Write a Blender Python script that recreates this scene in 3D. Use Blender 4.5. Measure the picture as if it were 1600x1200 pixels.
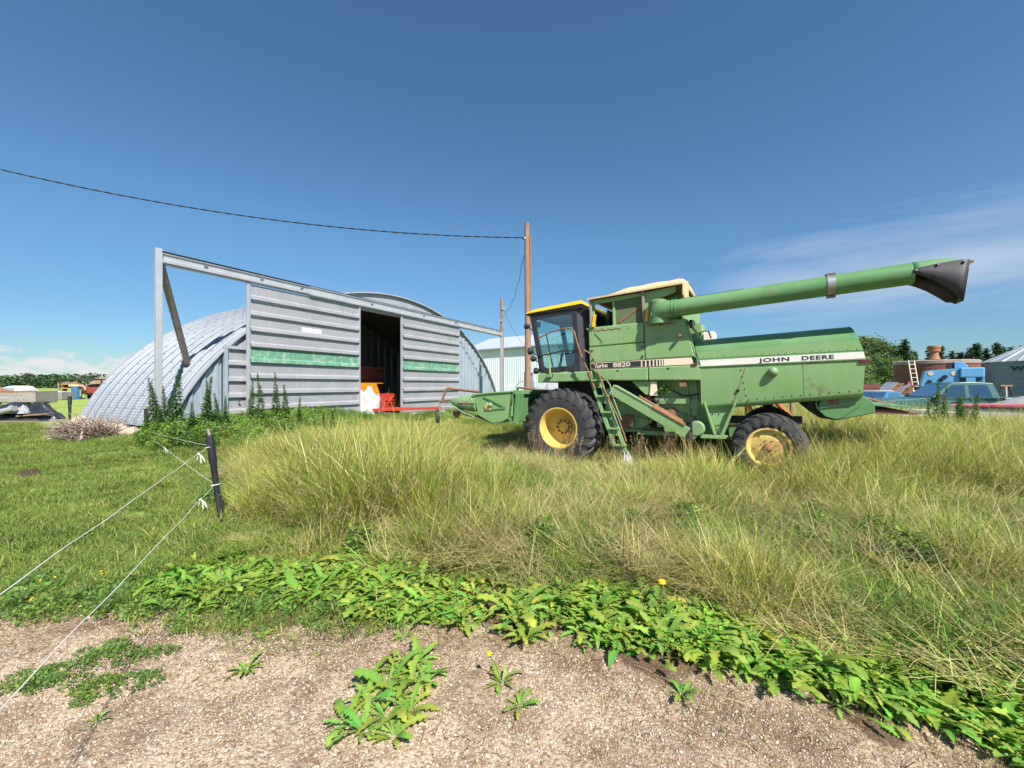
import bpy, math, random
import numpy as np
from mathutils import Vector, Matrix, Euler
R = math.radians
for o in list(bpy.data.objects): bpy.data.objects.remove(o)
S = bpy.context.scene
COL = S.collection
random.seed(7); rng = np.random.default_rng(7)

# ---------------------------------------------------------------- camera, sky, sun, exposure
cd = bpy.data.cameras.new('camera'); cam = bpy.data.objects.new('camera', cd); COL.objects.link(cam)
cd.sensor_width = 36; cd.lens = 650/1600*36; cd.shift_y = 0.00125; cd.clip_end = 5000; cd.clip_start = 0.05
cam.location = (0, 0, 1.75); cam.rotation_euler = (R(90), 0, 0); S.camera = cam
SUN_EL, SUN_AZ = R(47), R(154)            # azimuth clockwise from +Y (view direction): behind the camera
sd = bpy.data.lights.new('sun', 'SUN'); sd.energy = 5.0; sd.angle = R(0.6); sd.color = (1, .95, .86)
sun = bpy.data.objects.new('sun', sd); COL.objects.link(sun)
sv = Vector((math.sin(SUN_AZ)*math.cos(SUN_EL), math.cos(SUN_AZ)*math.cos(SUN_EL), math.sin(SUN_EL)))
sun.rotation_euler = sv.to_track_quat('Z', 'Y').to_euler(); sun.location = sv*60
S.view_settings.view_transform = 'Standard'; S.view_settings.look = 'None'
S.view_settings.exposure = 0.80; S.view_settings.gamma = 1; S.view_settings.use_curve_mapping = False
S.cycles.use_adaptive_sampling = True; S.cycles.adaptive_threshold = .02; S.cycles.max_bounces = 5; S.cycles.diffuse_bounces = 2; S.cycles.glossy_bounces = 3; S.cycles.transmission_bounces = 3; S.cycles.transparent_max_bounces = 8
W = bpy.data.worlds.new('World'); S.world = W; W.use_nodes = True

class NT:
    """tiny node-tree helper"""
    def __init__(s, t): s.t = t; s.n = t.nodes; s.l = t.links
    def add(s, kind, **kw):
        n = s.n.new(kind)
        for k, v in kw.items():
            if k == 'inp':
                for a, b in v.items():
                    if isinstance(b, bpy.types.NodeSocket): s.l.new(b, n.inputs[a])
                    else: n.inputs[a].default_value = b
            else: setattr(n, k, v)
        return n
    def math(s, op, a, b=None, clamp=False):
        n = s.add('ShaderNodeMath', operation=op, use_clamp=clamp)
        for i, v in enumerate((a, b)):
            if v is None: continue
            if isinstance(v, bpy.types.NodeSocket): s.l.new(v, n.inputs[i])
            else: n.inputs[i].default_value = v
        return n.outputs[0]
    def ramp(s, fac, stops, interp='LINEAR'):
        n = s.add('ShaderNodeValToRGB'); s.l.new(fac, n.inputs[0]); r = n.color_ramp; r.interpolation = interp
        while len(r.elements) < len(stops): r.elements.new(.5)
        for e, (p, c) in zip(r.elements, stops):
            e.position = p; e.color = (c, c, c, 1) if not hasattr(c, '__len__') else (*c[:3], 1)
        return n.outputs[0]
    def mix(s, fac, a, b, blend='MIX'):
        n = s.add('ShaderNodeMix', data_type='RGBA', blend_type=blend)
        for i, v in ((0, fac), (6, a), (7, b)):
            if isinstance(v, bpy.types.NodeSocket): s.l.new(v, n.inputs[i])
            else: n.inputs[i].default_value = v if i == 0 else (*v[:3], 1)
        return n.outputs[2]
    def noise(s, vec, scale=5, detail=4, rough=.55, dist=0):
        n = s.add('ShaderNodeTexNoise', inp={'Scale': scale, 'Detail': detail, 'Roughness': rough, 'Distortion': dist})
        if vec is not None: s.l.new(vec, n.inputs['Vector'])
        return n.outputs[0]
    def mapping(s, vec, scale=(1, 1, 1), rot=(0, 0, 0), loc=(0, 0, 0)):
        n = s.add('ShaderNodeMapping', inp={'Scale': scale, 'Rotation': rot, 'Location': loc}); s.l.new(vec, n.inputs[0])
        return n.outputs[0]

# sky: Nishita plus cirrus and low cumulus, going on all round the horizon
nt = NT(W.node_tree); nt.n.clear()
sky = nt.add('ShaderNodeTexSky', sky_type='NISHITA', sun_disc=False, sun_elevation=SUN_EL, sun_rotation=SUN_AZ,
             altitude=700, air_density=1.1, dust_density=.05, ozone_density=3.2)
tc = nt.add('ShaderNodeTexCoord').outputs['Generated']
sep = nt.add('ShaderNodeSeparateXYZ', inp={0: tc}); X, Y, Z = sep.outputs
az = nt.math('ARCTAN2', X, Y)
cmb = nt.add('ShaderNodeCombineXYZ', inp={0: az, 1: Z}).outputs[0]
# cumulus: a low band along the horizon
n1 = nt.noise(nt.mapping(cmb, (19, 42, 1), loc=(1.4, 2.35, 0)), 1.0, 6, .58)
band = nt.math('MULTIPLY', nt.ramp(Z, [(0, 0), (.012, 1), (.05, .85), (.10, 0)]), 1)
cov = nt.ramp(nt.math('ABSOLUTE', nt.math('SINE', nt.math('ADD', nt.math('MULTIPLY', az, 1.0), 2.36))), [(.55, 0), (.99, 1)])
cum = nt.ramp(nt.math('MULTIPLY', nt.math('MULTIPLY', n1, band), cov), [(.37, 0), (.49, 1)])
# cirrus: streaks drawn out along the horizon
n2 = nt.noise(nt.mapping(cmb, (1.9, 11, 1), rot=(0, 0, -.12), loc=(1.35, 4.1, 0)), 1.0, 7, .62, .4)
cirr_b = nt.ramp(Z, [(.06, 0), (.16, 1), (.26, .8), (.36, 0)])
cirr_c = nt.ramp(nt.math('SINE', nt.math('ADD', nt.math('MULTIPLY', az, 2.0), .0)), [(.55, .12), (1, 1)])
cir = nt.ramp(nt.math('MULTIPLY', nt.math('MULTIPLY', n2, cirr_b), cirr_c), [(.25, 0), (.60, .60)])
skc = nt.add('ShaderNodeHueSaturation', inp={'Color': sky.outputs[0], 'Saturation': 1.04, 'Value': .97}).outputs[0]
skc = nt.mix(1.0, skc, (.78, 1.01, 1.04), 'MULTIPLY')
skc = nt.mix(1.0, skc, nt.ramp(Z, [(0, (.60, .60, .68)), (.10, (.70, .72, .80)), (.32, (.98, .98, 1))]), 'MULTIPLY')
c = nt.mix(cir, skc, (5.4, 6.0, 6.9))
c = nt.mix(nt.math('MULTIPLY', cum, .8), c, (6.4, 6.3, 6.5))
bg = nt.add('ShaderNodeBackground', inp={0: c, 1: .076})
nt.l.new(bg.outputs[0], nt.add('ShaderNodeOutputWorld').inputs[0])

# ---------------------------------------------------------------- materials
MAT = {}
def mat(name, c1, c2=None, scale=4, rough=.6, metal=0, bump=0, bscale=60, dirt=None, streak=None, spec=.5, detail=5, wave=None, coat=0, chips=None):
    """procedural: two-tone noise, optional dirt patches, vertical streaks, fine bump, wave ribs"""
    if name in MAT: return MAT[name]
    m = bpy.data.materials.new(name); m.use_nodes = True; MAT[name] = m
    t = NT(m.node_tree); p = t.n['Principled BSDF']; v = t.add('ShaderNodeTexCoord').outputs['Object']
    c2 = c2 or tuple(x*.75 for x in c1)
    col = t.mix(t.ramp(t.noise(v, scale, detail, .6), [(.3, 0), (.7, 1)]), c1, c2)
    rg = rough
    if streak:
        n = t.noise(t.mapping(v, (9, 9, .7)), 1.2, 5, .65)
        col = t.mix(t.math('MULTIPLY', t.ramp(n, [(.5, 0), (.72, 1)]), streak[1]), col, streak[0])
    if chips:
        n = t.noise(v, 26, 5, .7); w_ = t.ramp(t.noise(v, 1.7, 4, .6), [(.42, 0), (.62, 1)])
        col = t.mix(t.math('MULTIPLY', t.ramp(n, [(chips-.04, 0), (chips, 1)]), w_), col, (.15, .075, .035))
        big = t.ramp(t.noise(v, .9, 6, .7), [(.40, 0), (.66, 1)])
        col = t.mix(t.math('MULTIPLY', big, .25), col, (.33, .43, .25))
    if dirt:
        n = t.noise(v, dirt[1], 7, .68)
        f = t.ramp(n, [(dirt[2], 0), (dirt[2]+.06, 1)])
        col = t.mix(t.math('MULTIPLY', f, dirt[3] if len(dirt) > 3 else 1), col, dirt[0])
        rg = t.math('ADD', t.math('MULTIPLY', f, .3), rough, True)
    t.l.new(col, p.inputs['Base Color'])
    if isinstance(rg, (int, float)): p.inputs['Roughness'].default_value = rg
    else: t.l.new(rg, p.inputs['Roughness'])
    p.inputs['Metallic'].default_value = metal; p.inputs['Specular IOR Level'].default_value = spec
    if coat: p.inputs['Coat Weight'].default_value = coat; p.inputs['Coat Roughness'].default_value = .25
    h = None
    if bump: h = t.math('MULTIPLY', t.noise(v, bscale, 4, .6), bump)
    if wave:
        ax = 'XYZ'.index(wave[0]); sx = t.add('ShaderNodeSeparateXYZ', inp={0: v}).outputs[ax]
        w = t.math('MULTIPLY', t.math('SINE', t.math('MULTIPLY', sx, wave[1])), wave[2])
        h = w if h is None else t.math('ADD', h, w)
    if h is not None:
        b = t.add('ShaderNodeBump', inp={'Height': h, 'Distance': 1.0, 'Strength': 1.0}); t.l.new(b.outputs[0], p.inputs['Normal'])
    return m

RUSTC = (.20, .075, .03)
GREEN = mat('faded_green_paint', (.172, .34, .112), (.21, .37, .14), 1.3, .5, 0, .0006, 40, chips=.72, dirt=((.20, .15, .08), 2.2, .60, .6), streak=((.30, .41, .22), .40))
GREENT = mat('tank_green_paint', (.18, .33, .118), (.22, .365, .148), 1.6, .5, 0, .0006, 40, chips=.70, dirt=(RUSTC, 3.0, .615, .75), streak=((.32, .40, .22), .5))
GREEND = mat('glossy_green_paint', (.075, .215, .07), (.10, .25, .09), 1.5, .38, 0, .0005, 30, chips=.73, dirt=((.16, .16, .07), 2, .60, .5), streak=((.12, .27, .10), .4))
GREENR = mat('rusty_green_paint', (.16, .28, .13), (.20, .33, .16), 3, .6, 0, .001, 40, dirt=(RUSTC, 4, .56, .85), streak=((.20, .28, .16), .5))
YEL = mat('yellow_paint', (.80, .47, .012), (.72, .40, .01), 3, .42, dirt=((.35, .24, .08), 5, .70, .5))
YELR = mat('wheel_yellow_paint', (.70, .50, .13), (.64, .43, .10), 3, .5, 0, .0008, 50, dirt=((.30, .15, .05), 5, .62, .8))
YELB = mat('bleached_yellow_paint', (.70, .52, .20), (.62, .42, .10), 4, .6, 0, .001, 50, dirt=((.33, .17, .06), 4, .55, .8))
BLACK = mat('black_paint', (.022, .022, .028), (.035, .034, .04), 3, .42)
BLACKM = mat('black_plastic', (.02, .02, .023), (.03, .03, .034), 6, .5, bump=.0006)
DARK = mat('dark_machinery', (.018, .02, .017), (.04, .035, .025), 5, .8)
RUBBER = mat('tyre_rubber', (.030, .030, .034), (.055, .053, .053), 3, .72, bump=.0015, bscale=30, dirt=((.13, .11, .085), 3.5, .60, .55))
RUBBERB = mat('boot_rubber', (.028, .026, .032), (.05, .046, .052), 2, .6, bump=.002, bscale=12)
RUST = mat('rusty_steel', (.19, .085, .045), (.28, .15, .09), 6, .8, bump=.002, bscale=50)
RUSTO = mat('orange_rust', (.42, .19, .09), (.27, .12, .07), 5, .85, bump=.002, bscale=50)
RUSTD = mat('dark_red_rust', (.16, .055, .042), (.22, .085, .06), .8, .8, bump=.003, bscale=15, dirt=((.24, .11, .06), 1.2, .62))
TARP = mat('sun_bleached_tarp', (.60, .38, .19), (.68, .48, .28), 2.5, .8, bump=.006, bscale=5, dirt=((.45, .27, .14), 3, .66, .6))
CREAM = mat('cream_decal', (.76, .60, .46), (.80, .68, .55), 3, .55)
WHITED = mat('white_decal', (.80, .76, .73), (.72, .67, .62), 3, .55, dirt=((.4, .3, .2), 6, .72, .6))
REDL = mat('red_reflector', (.22, .02, .03), (.14, .02, .03), 20, .3)
STEEL = mat('dull_steel', (.42, .43, .44), (.30, .30, .31), 8, .45, .8)
GALV = mat('galvanised_sheet', (.52, .53, .58), (.42, .43, .48), 1.7, .46, .45, .0015, 9, dirt=((.30, .29, .30), 2.4, .66, .6), streak=((.60, .61, .66), .5))
GALVD = mat('galvanised_door_sheet', (.43, .43, .455), (.355, .355, .38), 1.2, .5, .35, .0012, 7, dirt=((.30, .27, .26), 2.2, .68, .6), wave=('Z', 210, .0014), streak=((.55, .55, .60), .4))
GALVG = mat('green_painted_sheet', (.07, .25, .15), (.13, .31, .21), 2.4, .6, 0, .001, 9, dirt=((.36, .42, .37), 5, .52, .6), streak=((.36, .43, .37), .7), wave=('Z', 210, .0014))
ROOFS = mat('quonset_sheet', (.235, .26, .30), (.18, .205, .245), 1.1, .55, .25, .001, 12, dirt=((.23, .25, .30), 1.6, .64, .7))
GALVL = mat('bright_galvanised', (.50, .51, .54), (.41, .42, .46), 2.5, .42, .3, .001, 12, dirt=((.40, .36, .32), 3, .68, .6))
GALVP = mat('end_wall_sheet', (.40, .46, .52), (.32, .38, .44), 2, .46, .35, .001, 10, streak=((.60, .64, .68), .5))
WOODG = mat('weathered_wood', (.23, .19, .15), (.33, .29, .25), 6, .85, bump=.004, bscale=25, streak=((.15, .12, .09), .5))
WOODP = mat('pole_wood', (.30, .17, .09), (.23, .14, .09), 3, .85, bump=.005, bscale=25, streak=((.40, .30, .22), .7))
WOODB = mat('grey_board', (.22, .20, .20), (.30, .27, .26), 5, .85, bump=.004, bscale=20)
WHITEP = mat('white_paint', (.78, .78, .79), (.70, .70, .72), 3, .5)
WHITES = mat('white_wall_sheet', (.70, .74, .83), (.64, .68, .78), .6, .45, streak=((.60, .63, .70), .4))
ROOFW = mat('pale_metal_roof', (.52, .56, .62), (.46, .50, .56), .4, .45, .2)
REDP = mat('red_machine_paint', (.46, .035, .025), (.36, .03, .025), 4, .5, dirt=((.15, .05, .03), 5, .62, .7))
ORNG = mat('orange_machine_paint', (.72, .27, .01), (.62, .21, .01), 3, .5)
ORNGR = mat('orange_tube_paint', (.62, .13, .04), (.48, .11, .05), 6, .6, dirt=((.2, .1, .06), 6, .6, .7))
BLUEP = mat('sky_blue_paint', (.12, .35, .62), (.15, .40, .68), 2, .45, dirt=((.3, .32, .3), 3, .70, .5))
TEAL = mat('teal_car_paint', (.014, .085, .08), (.02, .105, .10), 2, .4, .0, coat=.3)
BLUEC = mat('blue_car_paint', (.06, .20, .36), (.08, .24, .42), 2, .35, .2, coat=.5)
CREAMP = mat('cream_enamel', (.72, .62, .48), (.66, .57, .44), 3, .45)
CLOTHW = mat('white_tarp_cloth', (.52, .51, .50), (.40, .39, .39), 5, .8, bump=.01, bscale=6)
CLOTHG = mat('dark_green_tarp', (.02, .06, .045), (.03, .08, .06), 3, .6, bump=.006, bscale=6)
CLOTHS = mat('grey_tarp', (.30, .31, .33), (.22, .23, .25), 3, .6, bump=.006, bscale=6)
TARPB = mat('black_plastic_sheet', (.018, .019, .026), (.035, .036, .045), 2, .32, bump=.01, bscale=7)
STRING = mat('white_poly_string', (.72, .70, .66), (.6, .58, .55), 40, .8)
WIREM = mat('black_wire', (.012, .012, .014), (.02, .02, .022), 30, .6)
CONC = mat('concrete', (.42, .39, .37), (.34, .31, .29), 4, .9, bump=.004, bscale=30)
LENS = mat('lamp_lens', (.55, .55, .50), (.45, .45, .42), 10, .15)
DRYW = mat('dry_brush', (.42, .33, .27), (.30, .22, .17), 4, .9)
SOILD = mat('shed_floor', (.10, .075, .05), (.07, .05, .035), 2, .95, bump=.01)
RACKR = mat('dark_red_boards', (.17, .05, .045), (.11, .04, .04), 4, .85, bump=.003, bscale=20)

def glass(name, tint, refl=.12):
    m = bpy.data.materials.new(name); m.use_nodes = True; t = NT(m.node_tree); t.n.remove(t.n['Principled BSDF'])
    tr = t.add('ShaderNodeBsdfTransparent', inp={0: (*tint, 1)}); gl = t.add('ShaderNodeBsdfGlossy', inp={0: (.9, .95, 1, 1), 'Roughness': .03})
    lw = t.add('ShaderNodeLayerWeight', inp={0: .35}); f = t.math('ADD', t.math('MULTIPLY', lw.outputs[0], .55), refl, True)
    mx = t.add('ShaderNodeMixShader', inp={0: f, 1: tr.outputs[0], 2: gl.outputs[0]}); t.l.new(mx.outputs[0], t.n['Material Output'].inputs[0])
    return m
GLASS = glass('cab_glass', (.74, .90, .88), .10); GLASSD = glass('car_glass', (.58, .66, .68), .20)

def leafmat(name, rnd=.3, trans=.35, rough=.6, attr=True, base=(.1, .2, .04), hue=None):
    """leaf / blade material: colour from the 'col' attribute, a little per-instance change, some light passing through"""
    m = bpy.data.materials.new(name); m.use_nodes = True; t = NT(m.node_tree); t.n.remove(t.n['Principled BSDF'])
    if attr: c = t.add('ShaderNodeAttribute', attribute_name='col').outputs[0]
    else: c = t.mix(0, base, base)
    oi = t.add('ShaderNodeObjectInfo').outputs['Random']
    g = t.add('ShaderNodeTexCoord').outputs['Object']
    k = t.math('ADD', t.math('MULTIPLY', oi, rnd), 1-rnd*.5)
    v = t.add('ShaderNodeHueSaturation', inp={'Color': c, 'Value': k, 'Hue': t.math('ADD', t.math('MULTIPLY', t.math('SUBTRACT', t.math('FRACT', t.math('MULTIPLY', oi, 7.3)), .5), .035), .5)}).outputs[0]
    d = t.add('ShaderNodeBsdfPrincipled', inp={'Base Color': v, 'Roughness': rough, 'Specular IOR Level': .22})
    tl = t.add('ShaderNodeBsdfTranslucent', inp={0: v})
    mx = t.add('ShaderNodeMixShader', inp={0: trans, 1: d.outputs[0], 2: tl.outputs[0]}); t.l.new(mx.outputs[0], t.n['Material Output'].inputs[0])
    return m
GRASSM = leafmat('grass_blades', .45, .48); LEAFM = leafmat('weed_leaves', .35, .38, .6); TREEM = leafmat('tree_leaves', .35, .3)

# ---------------------------------------------------------------- mesh helpers
class MB:
    def __init__(s): s.v = []; s.f = []
    def add(s, vs, fs):
        b = len(s.v); s.v += [tuple(p) for p in vs]; s.f += [tuple(i+b for i in f) for f in fs]; return s
    def box(s, x0, x1, y0, y1, z0, z1, m=None):
        if x0 > x1: x0, x1 = x1, x0
        if y0 > y1: y0, y1 = y1, y0
        if z0 > z1: z0, z1 = z1, z0
        vs = [Vector(p) for p in ((x0, y0, z0), (x1, y0, z0), (x1, y1, z0), (x0, y1, z0), (x0, y0, z1), (x1, y0, z1), (x1, y1, z1), (x0, y1, z1))]
        if m is not None: vs = [m @ p for p in vs]
        return s.add(vs, ((3, 2, 1, 0), (4, 5, 6, 7), (0, 1, 5, 4), (1, 2, 6, 5), (2, 3, 7, 6), (3, 0, 4, 7)))
    def beam(s, a, b, w, h, up=(0, 0, 1)):
        """rectangular bar from a to b, w across, h along 'up'"""
        a = Vector(a); b = Vector(b); d = (b-a).normalized(); u = Vector(up)
        sd_ = d.cross(u)
        if sd_.length < 1e-4: sd_ = d.cross(Vector((1, 0, 0)))
        sd_.normalize(); u = sd_.cross(d).normalized(); sd_ = sd_*w/2; u = u*h/2
        vs = [p+q for p in (a, b) for q in (-sd_-u, sd_-u, sd_+u, -sd_+u)]
        return s.add(vs, ((3, 2, 1, 0), (4, 5, 6, 7), (0, 1, 5, 4), (1, 2, 6, 5), (2, 3, 7, 6), (3, 0, 4, 7)))
    def tube(s, pts, r, n=8, cap=True):
        pts = [Vector(p) for p in pts]; rs = r if hasattr(r, '__len__') else [r]*len(pts)
        rings = []; ref = None
        for i, p in enumerate(pts):
            d = (pts[min(i+1, len(pts)-1)]-pts[max(i-1, 0)]).normalized()
            if ref is None: ref = Vector((0, 0, 1)) if abs(d.z) < .9 else Vector((1, 0, 0))
            u = (ref-d*ref.dot(d)).normalized(); w = d.cross(u); ref = u
            rings.append([p+(u*math.cos(2*math.pi*k/n)+w*math.sin(2*math.pi*k/n))*rs[i] for k in range(n)])
        vs = [q for g in rings for q in g]; fs = []
        for i in range(len(pts)-1):
            for k in range(n): fs.append((i*n+k, i*n+(k+1) % n, (i+1)*n+(k+1) % n, (i+1)*n+k))
        if cap: fs += [tuple(range(n))[::-1], tuple(range((len(pts)-1)*n, len(pts)*n))]
        return s.add(vs, fs)
    def lathe(s, prof, c=(0, 0, 0), axis='y', n=32, closed=False, arc=1.0):
        """prof: (radius, height along axis)"""
        c = Vector(c); vs = []; fs = []; m = len(prof); nn = n if arc == 1.0 else n+1
        for k in range(nn):
            a = 2*math.pi*arc*k/n; ca, sa = math.cos(a), math.sin(a)
            for r, h in prof:
                vs.append(c+Vector({'y': (r*sa, h, r*ca), 'x': (h, r*ca, r*sa), 'z': (r*ca, r*sa, h)}[axis]))
        for k in range(n):
            k2 = (k+1) % n if arc == 1.0 else k+1
            for i in range(m if closed else m-1):
                j = (i+1) % m; fs.append((k*m+i, k*m+j, k2*m+j, k2*m+i))
        return s.add(vs, fs)
    def prism(s, poly, y0, y1, plane='xz'):
        """closed outline pushed from y0 to y1 along the missing axis"""
        def P(a, b, h): return {'xz': (a, h, b), 'xy': (a, b, h), 'yz': (h, a, b)}[plane]
        n = len(poly); vs = [P(a, b, y0) for a, b in poly]+[P(a, b, y1) for a, b in poly]
        ar = sum(poly[i][0]*poly[(i+1) % n][1]-poly[(i+1) % n][0]*poly[i][1] for i in range(n))
        fs = [tuple(range(n)), tuple(range(n, 2*n))[::-1]]+[(i, i+n, (i+1) % n+n, (i+1) % n) for i in range(n)]
        flip = (ar > 0) != (plane == 'xz')
        if (y1 < y0): flip = not flip
        return s.add(vs, [f[::-1] for f in fs] if flip else fs)
    def loft(s, rings, cap=True, closed=True):
        n = len(rings[0]); vs = [p for g in rings for p in g]; fs = []
        for i in range(len(rings)-1):
            for k in range(n if closed else n-1): fs.append((i*n+k, i*n+(k+1) % n, (i+1)*n+(k+1) % n, (i+1)*n+k))
        if cap and closed: fs += [tuple(range(n))[::-1], tuple(range((len(rings)-1)*n, len(rings)*n))]
        return s.add(vs, fs)
    def ball(s, c, r, n=10, sq=(1, 1, 1)):
        m = max(4, n//2); vs = []; fs = []
        for i in range(m+1):
            for k in range(n):
                t = math.pi*i/m; a = 2*math.pi*k/n
                vs.append((c[0]+r*sq[0]*math.sin(t)*math.cos(a), c[1]+r*sq[1]*math.sin(t)*math.sin(a), c[2]+r*sq[2]*math.cos(t)))
        for i in range(m):
            for k in range(n): fs.append((i*n+k, (i+1)*n+k, (i+1)*n+(k+1) % n, i*n+(k+1) % n))
        return s.add(vs, fs)
    def build(s, name, mt, parent=None, bevel=0, smooth=True, fix=True):
        me = bpy.data.meshes.new(name); me.from_pydata(s.v, [], s.f); me.update()
        if fix:
            import bmesh
            bm = bmesh.new(); bm.from_mesh(me); bmesh.ops.recalc_face_normals(bm, faces=bm.faces); bm.to_mesh(me); bm.free()
        o = bpy.data.objects.new(name, me); COL.objects.link(o); me.materials.append(mt)
        if parent: o.parent = parent
        if smooth:
            me.polygons.foreach_set('use_smooth', [True]*len(me.polygons)); me.set_sharp_from_angle(angle=R(38))
        if bevel:
            b = o.modifiers.new('bevel', 'BEVEL'); b.width = bevel; b.segments = 2; b.limit_method = 'ANGLE'; b.angle_limit = R(40); b.harden_normals = True
        return o

def tag(o, label, cat, group=None, kind=None):
    if label: o['label'] = label
    if cat: o['category'] = cat
    if group: o['group'] = group
    if kind: o['kind'] = kind
    return o
def thing(name, label, cat, loc=(0, 0, 0), rz=0, group=None):
    o = bpy.data.objects.new(name, None); COL.objects.link(o); o.location = loc; o.rotation_euler = (0, 0, rz); o.empty_display_size = .2
    return tag(o, label, cat, group)
def copy_tree(o, parent=None):
    c = o.copy(); COL.objects.link(c); c.parent = parent
    for ch in list(o.children): copy_tree(ch, c)
    return c
def part(o, parent): o.parent = parent; return o
def text_mesh(name, body, mt, parent, loc, size, xs=1.0, off=.0, ext=.002, mtx=None, spacing=1.0):
    """flat lettering, read along local -x, upright in z, facing +y"""
    cu = bpy.data.curves.new(name, 'FONT'); cu.body = body; cu.size = size; cu.offset = off; cu.extrude = ext; cu.space_character = spacing
    tmp = bpy.data.objects.new(name+'_tmp', cu); COL.objects.link(tmp)
    bpy.context.view_layer.update()
    me = bpy.data.meshes.new_from_object(tmp.evaluated_get(bpy.context.evaluated_depsgraph_get()))
    bpy.data.objects.remove(tmp)
    B = mtx or Matrix(((-1, 0, 0, 0), (0, 0, 1, 0), (0, 1, 0, 0), (0, 0, 0, 1)))
    me.transform(Matrix.Translation(loc) @ B @ Matrix.Diagonal((xs, 1, 1, 1))); me.name = name
    o = bpy.data.objects.new(name, me); COL.objects.link(o); me.materials.clear(); me.materials.append(mt); o.parent = parent
    return o
def at(px, Y_): return (px-800)/650*Y_          # sideways metres for a bearing at depth Y_
def zt(py, Y_): return 1.75+(602-py)/650*Y_

# ---------------------------------------------------------------- terrain
SD = Vector((.47094, .88217)); SN = Vector((-.88217, .47094)); SP = Vector((-9.375, 11.0))
def sstep(a, b, x): t = np.clip((x-a)/(b-a), 0, 1); return t*t*(3-2*t)
def vnoise(x, y, f, seed):
    """cheap smooth value noise"""
    x = np.asarray(x, float)*f+seed*17.3; y = np.asarray(y, float)*f+seed*9.1
    def h(i, j): q = np.sin(i*127.1+j*311.7+seed*74.7)*43758.5453; return q-np.floor(q)
    i = np.floor(x); j = np.floor(y); u = x-i; v = y-j; u = u*u*(3-2*u); v = v*v*(3-2*v)
    return (h(i, j)*(1-u)+h(i+1, j)*u)*(1-v)+(h(i, j+1)*(1-u)+h(i+1, j+1)*u)*v
def edge_y(x):
    """depth where the gravel ends"""
    return np.interp(x, [-9, -4, -2.1, -1.2, -.3, .44, 1.6, 2.1, 2.6, 4, 8], [3.75, 3.3, 3.42, 3.15, 2.98, 2.85, 2.52, 2.25, 1.95, 1.2, -1])
def gravel_mask(x, y): return sstep(.22, -.22, y-edge_y(x)+(vnoise(x, y, 2.2, 3)-.5)*.7+(vnoise(x, y, 7, 4)-.5)*.25)
def lawn_mask(x, y):
    b = np.interp(y, [2, 3.6, 5.2, 8.5, 11.5, 14, 30, 60], [-1.6, -2.3, -3.55, -6.4, -9.7, -13, -8, -8])
    return sstep(.35, -.35, x-b+(vnoise(x, y, 1.3, 5)-.5)*.9)
def ground_z(x, y):
    x = np.asarray(x, float); y = np.asarray(y, float)
    s = (x-SP.x)*SD.x+(y-SP.y)*SD.y; t = (x-SP.x)*SN.x+(y-SP.y)*SN.y
    m = sstep(-3.4, -.4, t)*sstep(-4, 1.5, s)*sstep(24, 19, s)*sstep(16, 9, t)
    z = .36*m
    z = z-.09*np.exp(-(((x-1.6)/2.6)**2+((y-10.4)/2.2)**2))+.05*np.exp(-(((x-5)/2)**2+((y-7.6)/2)**2))
    z = z+.07*np.exp(-(((x+.2)/3)**2+((y-6.0)/1.6)**2))
    near = np.exp(-((x/14)**2+(y/18)**2))
    z = z+near*((vnoise(x, y, .7, 1)-.5)*.10+(vnoise(x, y, 2.5, 2)-.5)*.035)
    z = z+(vnoise(x, y, .03, 6)-.5)*.5*sstep(40, 120, np.hypot(x, y))
    g = gravel_mask(x, y)
    return z-.02*g
def gz(x, y): return float(ground_z(x, y))

def gridlines(a, b, stops):
    out = [a]
    while out[-1] < b:
        v = out[-1]; d = abs(v); st = next(q for lim, q in stops if d < lim); out.append(v+st)
    return np.array(out)
xs = gridlines(-2500, 2500, [(4.5, .07), (9, .16), (20, .6), (60, 3), (200, 14), (1e9, 120)])
ysl = gridlines(-60, 4000, [(6, .07), (14, .2), (40, .8), (120, 5), (400, 20), (1e9, 160)])
GX, GY = np.meshgrid(xs, ysl); GZ = ground_z(GX, GY)
nx, ny = len(xs), len(ysl); ii = np.arange(nx*ny).reshape(ny, nx)
faces = np.stack([ii[:-1, :-1], ii[:-1, 1:], ii[1:, 1:], ii[1:, :-1]], -1).reshape(-1, 4)
me = bpy.data.meshes.new('ground')
me.vertices.add(nx*ny); me.vertices.foreach_set('co', np.stack([GX, GY, GZ], -1).ravel())
me.loops.add(faces.size); me.loops.foreach_set('vertex_index', faces.ravel())
me.polygons.add(len(faces)); me.polygons.foreach_set('loop_start', np.arange(0, faces.size, 4)); me.polygons.foreach_set('loop_total', np.full(len(faces), 4))
me.update(); me.polygons.foreach_set('use_smooth', np.ones(len(faces), bool))
for nm, arr in (('gravel', gravel_mask(GX, GY)), ('lawn', lawn_mask(GX, GY)), ('far', sstep(14, 30, np.hypot(GX, GY))), ('soil', sstep(1.0, .35, GY-edge_y(GX))*sstep(-2.6, -1.8, GX))):
    a = me.attributes.new(nm, 'FLOAT', 'POINT'); a.data.foreach_set('value', arr.ravel().astype(np.float32))
gm = bpy.data.materials.new('yard_ground'); gm.use_nodes = True; t = NT(gm.node_tree); p = t.n['Principled BSDF']
pos = t.add('ShaderNodeNewGeometry').outputs['Position']
A = lambda n: t.add('ShaderNodeAttribute', attribute_name=n).outputs['Fac']
vor = t.add('ShaderNodeTexVoronoi', inp={'Scale': 75}); t.l.new(pos, vor.inputs['Vector'])
stone = t.ramp(t.add('ShaderNodeSeparateColor', inp={0: vor.outputs['Color']}).outputs[0], [(0, (.20, .14, .09)), (.35, (.35, .25, .165)), (.7, (.46, .35, .25)), (1, (.56, .46, .36))])
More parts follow.
